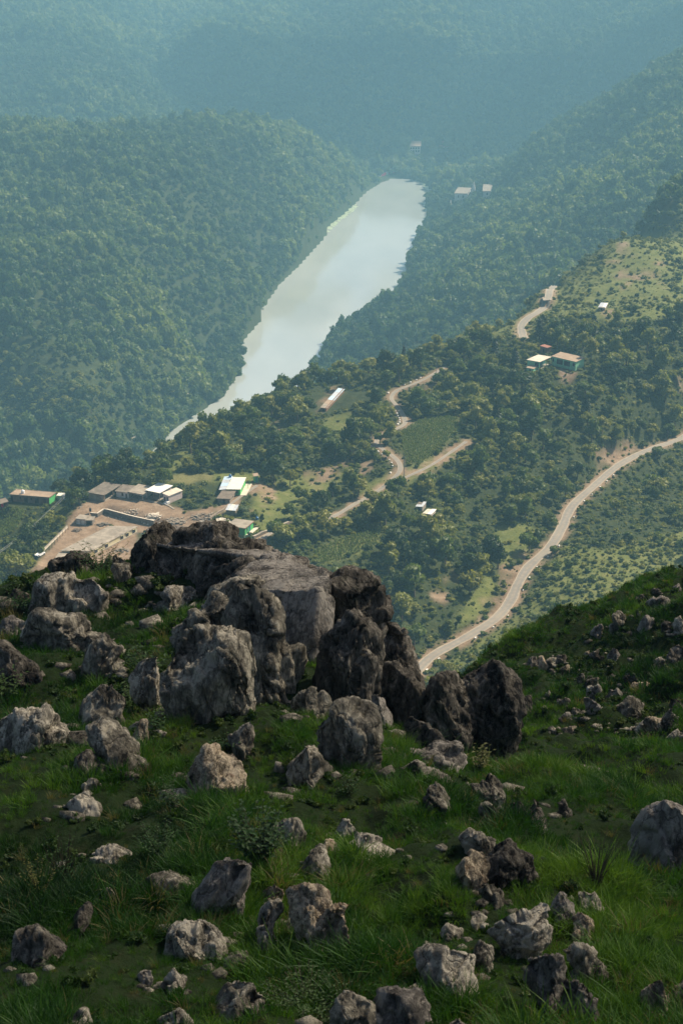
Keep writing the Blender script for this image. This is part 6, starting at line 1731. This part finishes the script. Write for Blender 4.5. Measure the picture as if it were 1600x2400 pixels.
# the forested slopes round the lake and the mountain beyond
FARC = [crown_mesh('far_crown', 500 + k, M['leaf_far'], lobes=(6, 7, 5, 8)[k], per=20, card=.19, flat=(.85, 1.0, .75, 1.2)[k], spread=(.6, .58, .62, .45)[k], lobe_r=(.3, .5)) for k in range(4)]
farc = protos('distant_forest', FARC)
def far_forest():
    X_, Y_, Z_, R_, H_, T_ = [], [], [], [], [], []
    for sp, ya, yb, rad, seed in ((8.2, 800, 2250, (3.6, 9.2), 17), (12.0, 2250, 3700, (5.5, 11.0), 18)):
        x, y, r = grid_pts(sp, ya, yb, .27, seed=seed)
        z = valley.at(x, y); px, py = project(x, y, z); n = len(x)
        mid = (y < 1130) & ~((z < ZL + 40) & (y > 800))
        # wood of the near ridge is done; here only ground that belongs to the far slopes
        k = ~mid & (z > ZL + .45) & (z / y + .012 >= vis_surf.at(x, y)) & (px > -40) & (px < 1640) & (py > -60)
        k &= ~in_poly(x, y, LAKE_W)
        k &= ~in_poly(px, py, [(953, 646), (972, 646), (968, 704), (952, 704)])
        x, y, z = x[k], y[k], z[k]; n = len(x)
        big = fbm(np.stack([x / 60, y / 60, x * 0], 1), 3, 29)
        wide = fbm(np.stack([x / 190, y / 190, x * 0], 1), 3, 37)
        R = (rad[0] + (rad[1] - rad[0]) * r.uniform(0, 1, n) ** 1.6) * (1.05 + .45 * big + .35 * wide)
        H = R * r.uniform(1.2, 2.2, n)
        ds = dist_poly(x, y, cS)[0]
        k = (ds > 1.2) & (covers(x, y, z, R, H) < .4) & (r.uniform(0, 1, n) < .99)
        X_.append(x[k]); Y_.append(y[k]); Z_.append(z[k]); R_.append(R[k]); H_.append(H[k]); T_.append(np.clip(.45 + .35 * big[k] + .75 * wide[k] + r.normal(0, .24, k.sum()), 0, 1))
    x, y, r = grid_pts(5.2, 800, 2420, .27, seed=19)
    z = valley.at(x, y); px, py = project(x, y, z); dl_, _ = dist_poly(x, y, LAKE_W, True)
    k = (dl_ < 15) & ~in_poly(x, y, LAKE_W) & (z / y + .012 >= vis_surf.at(x, y)) & (px > -40) & (px < 1640) & (r.uniform(0, 1, len(x)) < .8) & ~((y > 2150) & (r.uniform(0, 1, len(x)) < .4))
    x, y, z = x[k], y[k], z[k]; R = r.uniform(2.4, 5.2, len(x)); H = R * r.uniform(1.4, 2.3, len(x)); k = covers(x, y, z, R, H) < .3
    X_.append(x[k]); Y_.append(y[k]); Z_.append(z[k]); R_.append(R[k]); H_.append(H[k]); T_.append(r.uniform(0, .75, k.sum()))
    x, y, z, R, H, T = (np.concatenate(q) for q in (X_, Y_, Z_, R_, H_, T_)); n = len(x)
    r = np.random.default_rng(3)
    print('far trees', n)
    return scatter('distant_forest', np.stack([x, y, z + H * .05], 1), np.stack([R, R, H / 1.4], 1), rots(r, n), r.integers(0, 4, n), T, farc)
far_forest()
print('mid trees', len(tx))

# floating lily leaves along the reedy bits of the shore: too many to count
def lilies():
    r = np.random.default_rng(21); V, F = [], []
    pol = [[(752, 548), (790, 500), (832, 478), (838, 486), (800, 515), (768, 545)], [(985, 428), (1012, 434), (1020, 448), (1000, 446)], [(992, 474), (1016, 472), (1014, 492), (996, 496)]]
    for pl, n in zip(pol, (330, 160, 200)):
        xs, ys = zip(*pl); c = 0
        while c < n:
            x, y = r.uniform(min(xs), max(xs)), r.uniform(min(ys), max(ys))
            if not in_poly(np.array([x]), np.array([y]), pl)[0]: continue
            c += 1; p = P(x, y, ZL); R = r.uniform(.7, 2.6); k = len(V)
            V += [(p.x + R * math.cos(a), p.y + R * 1.6 * math.sin(a), ZL + .05 + .002 * (c % 20)) for a in np.linspace(0, 6.283, 8)[:-1]]
            F.append(list(range(k, k + 7)))
    o = obj('lily_leaves', mesh_np('lily_leaves', np.array(V), F, plain_mat('lily_leaf', (.42, .48, .30), .4, .2, .3, spec=.5))); o['kind'] = 'stuff'
lilies()
# ================================================================== GRASS AND HERBS
M['grass'] = leaf_mat('grass_blades', (0.013, 0.046, 0.008), (0.042, 0.125, 0.014), (0.145, 0.250, 0.030), True, 0.38, 3.0, (0.20, 0.17, 0.075))
M['herb'] = leaf_mat('herb_leaves', (0.030, 0.070, 0.018), (0.045, 0.095, 0.022), (0.07, 0.12, 0.03), False, 0.3, 6.0)
M['herb_yellow'] = leaf_mat('yellowish_leaves', (0.07, 0.085, 0.02), (0.10, 0.11, 0.025), (0.13, 0.13, 0.03), False, 0.3, 6.0)
M['twig'] = plain_mat('dry_stems', (0.065, 0.05, 0.035), .9, .3, 8)

def tuft_mesh(name, seed, n=30, h=(.22, .48), rad=.13, w=.006, lean=.5):
    r = np.random.default_rng(seed); V, F = [], []
    wind = np.array([-.18, .05, 0])
    for k in range(n):
        a = r.uniform(0, 6.283); q = rad * math.sqrt(r.uniform(0, 1)); H = r.uniform(*h)
        b0 = np.array([math.cos(a) * q, math.sin(a) * q, -.03]); out = np.array([math.cos(a), math.sin(a), 0]) * r.uniform(.1, lean) + r.normal(0, .15, 3) * [1, 1, 0] + wind
        sd = np.array([-math.sin(a + r.normal(0, 1)), math.cos(a), 0]); sd /= np.linalg.norm(sd)
        i = len(V)
        for t_, ww in ((0, 1), (.4, .85), (.75, .5)):
            c = b0 + np.array([0, 0, 1]) * H * t_ * (1 - .25 * t_) + out * H * t_ * t_
            V += [c - sd * w * ww, c + sd * w * ww]
        V.append(b0 + np.array([0, 0, 1]) * H * .78 + out * H)
        F += [[i, i + 1, i + 3, i + 2], [i + 2, i + 3, i + 5, i + 4], [i + 4, i + 5, i + 6]]
    return mesh_np(name, np.array(V), F, M['grass'])
TUF = [tuft_mesh('tuft', 600 + k, n=(40, 34, 32, 44)[k], h=((.17, .34), (.22, .43), (.13, .26), (.11, .22))[k], rad=(.13, .12, .15, .17)[k], lean=(.5, .7, .5, .4)[k]) for k in range(4)]
TUFF = [tuft_mesh('far_tuft', 640 + k, n=44, h=((.22, .5), (.15, .36), (.3, .6))[k], rad=.30, w=.013, lean=.6) for k in range(3)]
grassc = protos('grass', TUF + TUFF)
def fg_grass():
    P_, S_, I_, T_ = [], [], [], []
    for sp, ya, yb, far_, seed in ((.105, 10.5, 17, 0, 1), (.15, 17, 25, 0, 2), (.21, 25, 37, 1, 3), (.21, 37, 72, 1, 4)):
        x, y, r = grid_pts(sp, ya, yb, .34, seed=seed)
        z = hill.at(x, y); n = len(x)
        px, py = project(x, y, z)
        k = (px > -60) & (px < 1660) & (py > 1250) & (py < 2520)
        x, y, z, px, py = (q[k] for q in (x, y, z, px, py)); n = len(x)
        big = fbm(np.stack([x / 1.9, y / 1.9, x * 0], 1), 3, 61); fine = fbm(np.stack([x / .5, y / .5, x * 0], 1), 2, 62)
        dens = np.maximum(.95 + .8 * big + .75 * fine, .6)
        dens = np.where(in_poly(px, py, [(-100, 1850), (160, 1850), (330, 2050), (250, 2250), (-100, 2330)]), dens * .75, dens)
        near = np.full(n, 9.0)
        for (b_, lo, hi) in ROCK_TOPS:
            rx, ry = (hi[0] - lo[0]) / 2 + .02, (hi[1] - lo[1]) / 2 + .02
            m_ = (np.abs(x - b_[0]) < rx * 2.2 + .3) & (np.abs(y - b_[1]) < ry * 2.2 + .3)
            if m_.any(): near[m_] = np.minimum(near[m_], np.hypot((x[m_] - b_[0]) / rx, (y[m_] - b_[1]) / ry))
        k = (r.uniform(0, 1, n) < dens) & (near > .6)
        x, y, z, big, fine, px, py, near = (q[k] for q in (x, y, z, big, fine, px, py, near)); n = len(x)
        s = np.clip(.62 + .85 * big + .55 * fine + r.normal(0, .12, n), .25, 1.6) 
        P_.append(np.stack([x, y, z], 1)); S_.append(s * (1.0 if not far_ else .62)); I_.append(r.choice([0, 0, 1, 2, 3], n) if not far_ else r.integers(4, 7, n))
        T_.append(np.clip(.42 + .75 * fbm(np.stack([x / 3.3, y / 3.3, x * 0], 1), 3, 63) + r.normal(0, .16, n), 0, .95)); T_[-1][r.uniform(0, 1, n) < .045] = 1.0
    p, s, i, t_ = (np.concatenate(q) for q in (P_, S_, I_, T_)); n = len(p); r = np.random.default_rng(8)
    print('grass tufts', n)
    scatter('grass', p, np.stack([s * r.uniform(.9, 1.3, n), s * r.uniform(.9, 1.3, n), s], 1), np.stack([r.normal(0, .14, n), r.normal(0, .14, n), r.uniform(0, 6.283, n)], 1), i, t_, grassc)
fg_grass()

def leafy(name, label, px, py, w_m, h_m, stems, per, leaf, m='herb', droop=.3, cat='plant', seed=1, narrow=.55, lift=0):
    """herb or shrub: bent stems carrying folded leaves in pairs"""
    r = np.random.default_rng(seed); g = hill.hit1(px, py)
    e = empty(name, (g.x, g.y, g.z + lift)); tag(e, label, cat)
    SV, SF, LV, LF = [], [], [], []
    for s in range(stems):
        a = r.uniform(0, 6.283); tip = np.array([math.cos(a), math.sin(a), 0]) * w_m * .5 * math.sqrt(r.uniform(.05, 1)); H = h_m * r.uniform(.6, 1.05)
        b0 = tip * .15
        def pt(t_): return b0 * (1 - t_) + tip * (t_ ** 1.3) + np.array([0, 0, H * (t_ - droop * .35 * t_ * t_) / (1 - droop * .35)])
        i = len(SV)
        for j in range(5):
            c = pt(j / 4); rd = max(.003, .012 * h_m * (1 - j / 5))
            for q in range(3): SV.append(c + rd * np.array([math.cos(q * 2.094), math.sin(q * 2.094), 0]))
        for j in range(4):
            for q in range(3): SF.append([i + j * 3 + q, i + j * 3 + (q + 1) % 3, i + j * 3 + 3 + (q + 1) % 3, i + j * 3 + 3 + q])
        for k in range(per):
            t_ = .25 + .75 * (k + r.uniform(0, 1)) / per; c = pt(t_); th = k * 2.4 + r.uniform(-.4, .4); L_ = leaf * r.uniform(.65, 1.2) * (1.1 - .4 * t_)
            d = np.array([math.cos(th), math.sin(th), r.uniform(-.15, .55)]); d /= np.linalg.norm(d); sdv = np.cross(d, [0, 0, 1]); sdv /= np.linalg.norm(sdv); up = np.cross(sdv, d)
            j = len(LV); wv = L_ * narrow * .5
            LV += [c, c + d * L_ * .45 + sdv * wv + up * L_ * .08, c + d * L_ - up * L_ * .18, c + d * L_ * .45 - sdv * wv + up * L_ * .08, c + d * L_ * .5 - up * L_ * .03]
            LF += [[j, j + 4, j + 1], [j + 1, j + 4, j + 2], [j, j + 3, j + 4], [j + 3, j + 2, j + 4]]
    obj('stem', mesh_np('stem', np.array(SV), SF, M['twig']), e)
    if LV: obj('foliage', mesh_np('foliage', np.array(LV), LF, M[m]), e)
    return e
leafy('shrub', 'broad-leaved green shrub growing above the smooth leaning grey slab', 610, 2025, 1.0, .85, 46, 12, .11, seed=3, narrow=.75)
leafy('herb', 'small feathery herb left of the broad-leaved shrub', 375, 2010, .75, .5, 24, 14, .07, seed=4)
leafy('herb', 'strap-leaved plant in dark grass between herb and shrub', 505, 1985, .5, .16, 9, 3, .34, seed=5, narrow=.16, droop=.9)
leafy('shrub', 'dark bush of dry brown stems in the shade at the left', 150, 2080, .7, .75, 34, 3, .06, seed=6)
leafy('shrub', 'yellowish small-leaved bush in the shade at the lower left', 95, 2110, .6, .6, 20, 12, .055, 'herb_yellow', seed=7)
leafy('herb', 'low creeping leafy herb over the flat boulder at the bottom', 720, 2365, 1.1, .28, 60, 9, .06, seed=8)
leafy('shrub', 'leafy bush between two rocks on the brow below the cream building', 240, 1350, 1.9, 1.0, 40, 10, .13, seed=9)
leafy('herb', 'pale sprig with whitish flowers on the slab ledge at the gully', 1062, 1765, .4, .7, 8, 8, .07, 'herb_yellow', seed=10)
leafy('herb', 'bright leafy herb below the slab ledge', 1125, 1805, .7, .55, 14, 9, .12, 'herb_yellow', seed=11)
leafy('shrub', 'thin bare twiggy bush beside the huge grey boulder', 1395, 2075, .8, .8, 26, 1, .03, seed=12)
leafy('herb', 'leafy weed at the left foot of the biggest boulder', 345, 1600, 1.3, .9, 26, 9, .15, seed=13)
leafy('herb', 'leafy weed on the tilted stone left of the biggest boulder', 295, 1668, 1.0, .8, 18, 9, .12, seed=14)
leafy('herb', 'bright weed at the far left edge above the pale ridge rock', 22, 1640, 1.0, .8, 18, 9, .13, seed=15)
leafy('herb', 'small weed at the right foot of the biggest boulder', 535, 1760, .8, .35, 16, 8, .12, seed=16)
leafy('herb', 'dark weed under the biggest boulder among grass', 400, 1895, .6, .5, 14, 8, .09, seed=17)
leafy('herb', 'thin weed left of the humped mottled stone', 372, 1718, .5, .45, 10, 7, .1, seed=18)
leafy('herb', 'low green weed below the rounded stone under the pillar', 820, 1860, .6, .35, 16, 8, .07, seed=19)
leafy('shrub', 'green tuft of leaves on top of the rough brown block', 822, 1338, 1.3, .5, 24, 8, .1, seed=20)
leafy('herb', 'leafy herb on the brow at the far left', 60, 1440, 1.5, .7, 26, 8, .12, seed=21)

# low herbs and clover between the tufts
def ground_herbs():
    hm = leaf_mat('ground_herb_leaves', (0.026, 0.06, 0.012), (0.045, 0.09, 0.018), (0.09, 0.125, 0.03), True, .35, 5.0)
    P2 = [crown_mesh('herb_clump', 700 + k, hm, lobes=4, per=(16, 26)[k % 2], card=(.26, .17)[k % 2], flat=.5, spread=.75, lobe_r=(.25, .45), core=1) for k in range(3)]
    x, y, r = grid_pts(.34, 10.5, 60, .34, seed=71)
    z = hill.at(x, y); n = len(x); px, py = project(x, y, z)
    big = fbm(np.stack([x / 1.3, y / 1.3, x * 0], 1), 3, 72)
    k = (px > -60) & (px < 1660) & (py > 1250) & (r.uniform(0, 1, n) < .5 + .9 * big)
    x, y, z = x[k], y[k], z[k]; n = len(x)
    R = r.uniform(.05, .17, n) * np.where(y > 35, 1.5, 1)
    scatter('ground_herbs', np.stack([x, y, z - .01], 1), np.stack([R, R, R * r.uniform(.7, 1.4, n)], 1), rots(r, n), r.integers(0, 3, n), r.uniform(0, 1, n), protos('herbs', P2))
ground_herbs()
# stone chips and small fragments lying about the outcrops
def scree():
    r = np.random.default_rng(77); V, F, k0 = [], [], 0
    v0, f0 = ICO[1]
    for (b_, lo, hi) in ROCK_TOPS:
        if b_[1] > 60: continue
        w = hi[0] - lo[0]
        for _ in range(int(2 + 4 * min(2.5, w))):
            a = r.uniform(0, 6.283); q = w * (.5 + abs(r.normal(0, .38))) + .05
            x, y = b_[0] + math.cos(a) * q, b_[1] + math.sin(a) * q * .8
            s_ = min(.34, .05 + .16 * w * r.uniform(.1, 1) ** 2)
            v = v0 * (1 + .5 * r.uniform(-1, 1, (len(v0), 1))) * np.array([1.3, .9, .7]) * s_
            V.append(v + np.array([x, y, float(hill.at(x, y)) + s_ * .05])); F.append(f0 + k0); k0 += len(v)
    o = obj('stone_chips', mesh_np('stone_chips', np.concatenate(V), np.concatenate(F), M['rock'])); o['kind'] = 'stuff'
scree()
# ================================================================== HAZE
t = NT('haze_air')
vol = t.n('ShaderNodeVolumePrincipled')
vol.inputs['Color'].default_value = (0.39, 0.77, 1.0, 1)
vol.inputs['Density'].default_value = 0.00020
vol.inputs['Anisotropy'].default_value = 0.0
t.l(vol.outputs[0], t.out.inputs['Volume'])
M['haze'] = t.m
allp = gv
zmin = min(float(valley.z.min()), float(Zf.min())) - 1.0
zmax = max(float(valley.z.max()), 0.0) + 25.0
xm = 0.64 * math.exp(ws[-1]); y0, y1 = -60.0, math.exp(ws[-1]) + 40
hv = np.array([(x, y, z) for z in (zmin, zmax) for y in (y0, y1) for x in (-xm, xm)])
me = mesh_np('haze', hv, np.array([(0, 2, 3, 1), (4, 5, 7, 6), (0, 1, 5, 4), (2, 6, 7, 3), (0, 4, 6, 2), (1, 3, 7, 5)]), M['haze'])
tag(obj('haze', me), kind='stuff')

# ================================================================== CLOUDS  (unseen, added above the frame for shade and lake reflections)
t = NT('added_cloud')
d1 = t.n('ShaderNodeBsdfDiffuse'); d1.inputs[0].default_value = (.92, .92, .93, 1)
d2 = t.n('ShaderNodeBsdfTranslucent'); d2.inputs[0].default_value = (.9, .9, .92, 1)
mx = t.n('ShaderNodeMixShader'); mx.inputs[0].default_value = .4
t.l(d1.outputs[0], mx.inputs[1]); t.l(d2.outputs[0], mx.inputs[2]); t.l(mx.outputs[0], t.out.inputs[0])
M['added_cloud'] = t.m
def added_cloud(x, y, z, w, d, h, n, seed):
    r = np.random.default_rng(seed); V, F, k0 = [], [], 0
    v0, f0 = ICO[3]
    for k in range(n):
        a = r.uniform(0, 6.283); q = math.sqrt(r.uniform(0, 1))
        c = np.array([math.cos(a) * q * w * .75, math.sin(a) * q * d * .75, h * .25 + h * .45 * (1 - q) * r.uniform(.3, 1)])
        rad = r.uniform(.28, .5) * (1.15 - .5 * q)
        v = v0 * (1 + .28 * fbm(v0 * 1.9 + k + seed, 4, seed)[:, None]) * np.array([w * rad, d * rad, h * rad * 1.3]) + c
        v[:, 2] = np.where(v[:, 2] < h * .12, h * .12 + (v[:, 2] - h * .12) * .15, v[:, 2])
        V.append(v); F.append(f0 + k0); k0 += len(v)
    o = obj('added_cloud', mesh_np('added_cloud', np.concatenate(V), np.concatenate(F), M['added_cloud'], True), None, (x, y, z)); o['kind'] = 'structure'
def shade_pos(x, y, z0, alt):
    q = (alt - z0) / to_sun.z
    return x + to_sun.x * q, y + to_sun.y * q, alt
def added_thin_cloud(x, y, z, w, d, h, tau, seed):
    t = NT('added_thin_cloud'); sc_ = t.n('ShaderNodeVolumeScatter'); sc_.inputs['Color'].default_value = (1, 1, 1, 1); sc_.inputs['Density'].default_value = tau / h; sc_.inputs['Anisotropy'].default_value = .5
    t.l(sc_.outputs[0], t.out.inputs['Volume'])
    v0, f0 = ICO[3]
    v = v0 * (1 + .16 * fbm(v0 * 2.1 + seed, 4, seed)[:, None]) * np.array([w, d, h / 2])
    o = obj('added_cloud', mesh_np('added_cloud', v, f0, t.m, True), None, (x, y, z)); o['kind'] = 'structure'
cx, cyy, cz = shade_pos(8, -20, -15, 640); added_thin_cloud(cx, cyy, cz, 190, 150, 70, .9, 1)  # unseen, added to dim the sun on the foreground hill
cx, cyy, cz = shade_pos(250, 2950, -200, 900); added_cloud(cx, cyy, cz, 520, 380, 220, 18, 2)  # unseen, placed to shade the far mountain
rc = np.random.default_rng(12)
for k in range(16):  # bank out of view, added for the lake to reflect
    added_cloud(float(rc.uniform(-3600, 3600)), 6400 + float(rc.uniform(0, 3600)), float(rc.uniform(700, 1150)), float(rc.uniform(500, 950)), float(rc.uniform(400, 700)), float(rc.uniform(260, 520)), 14, 20 + k)
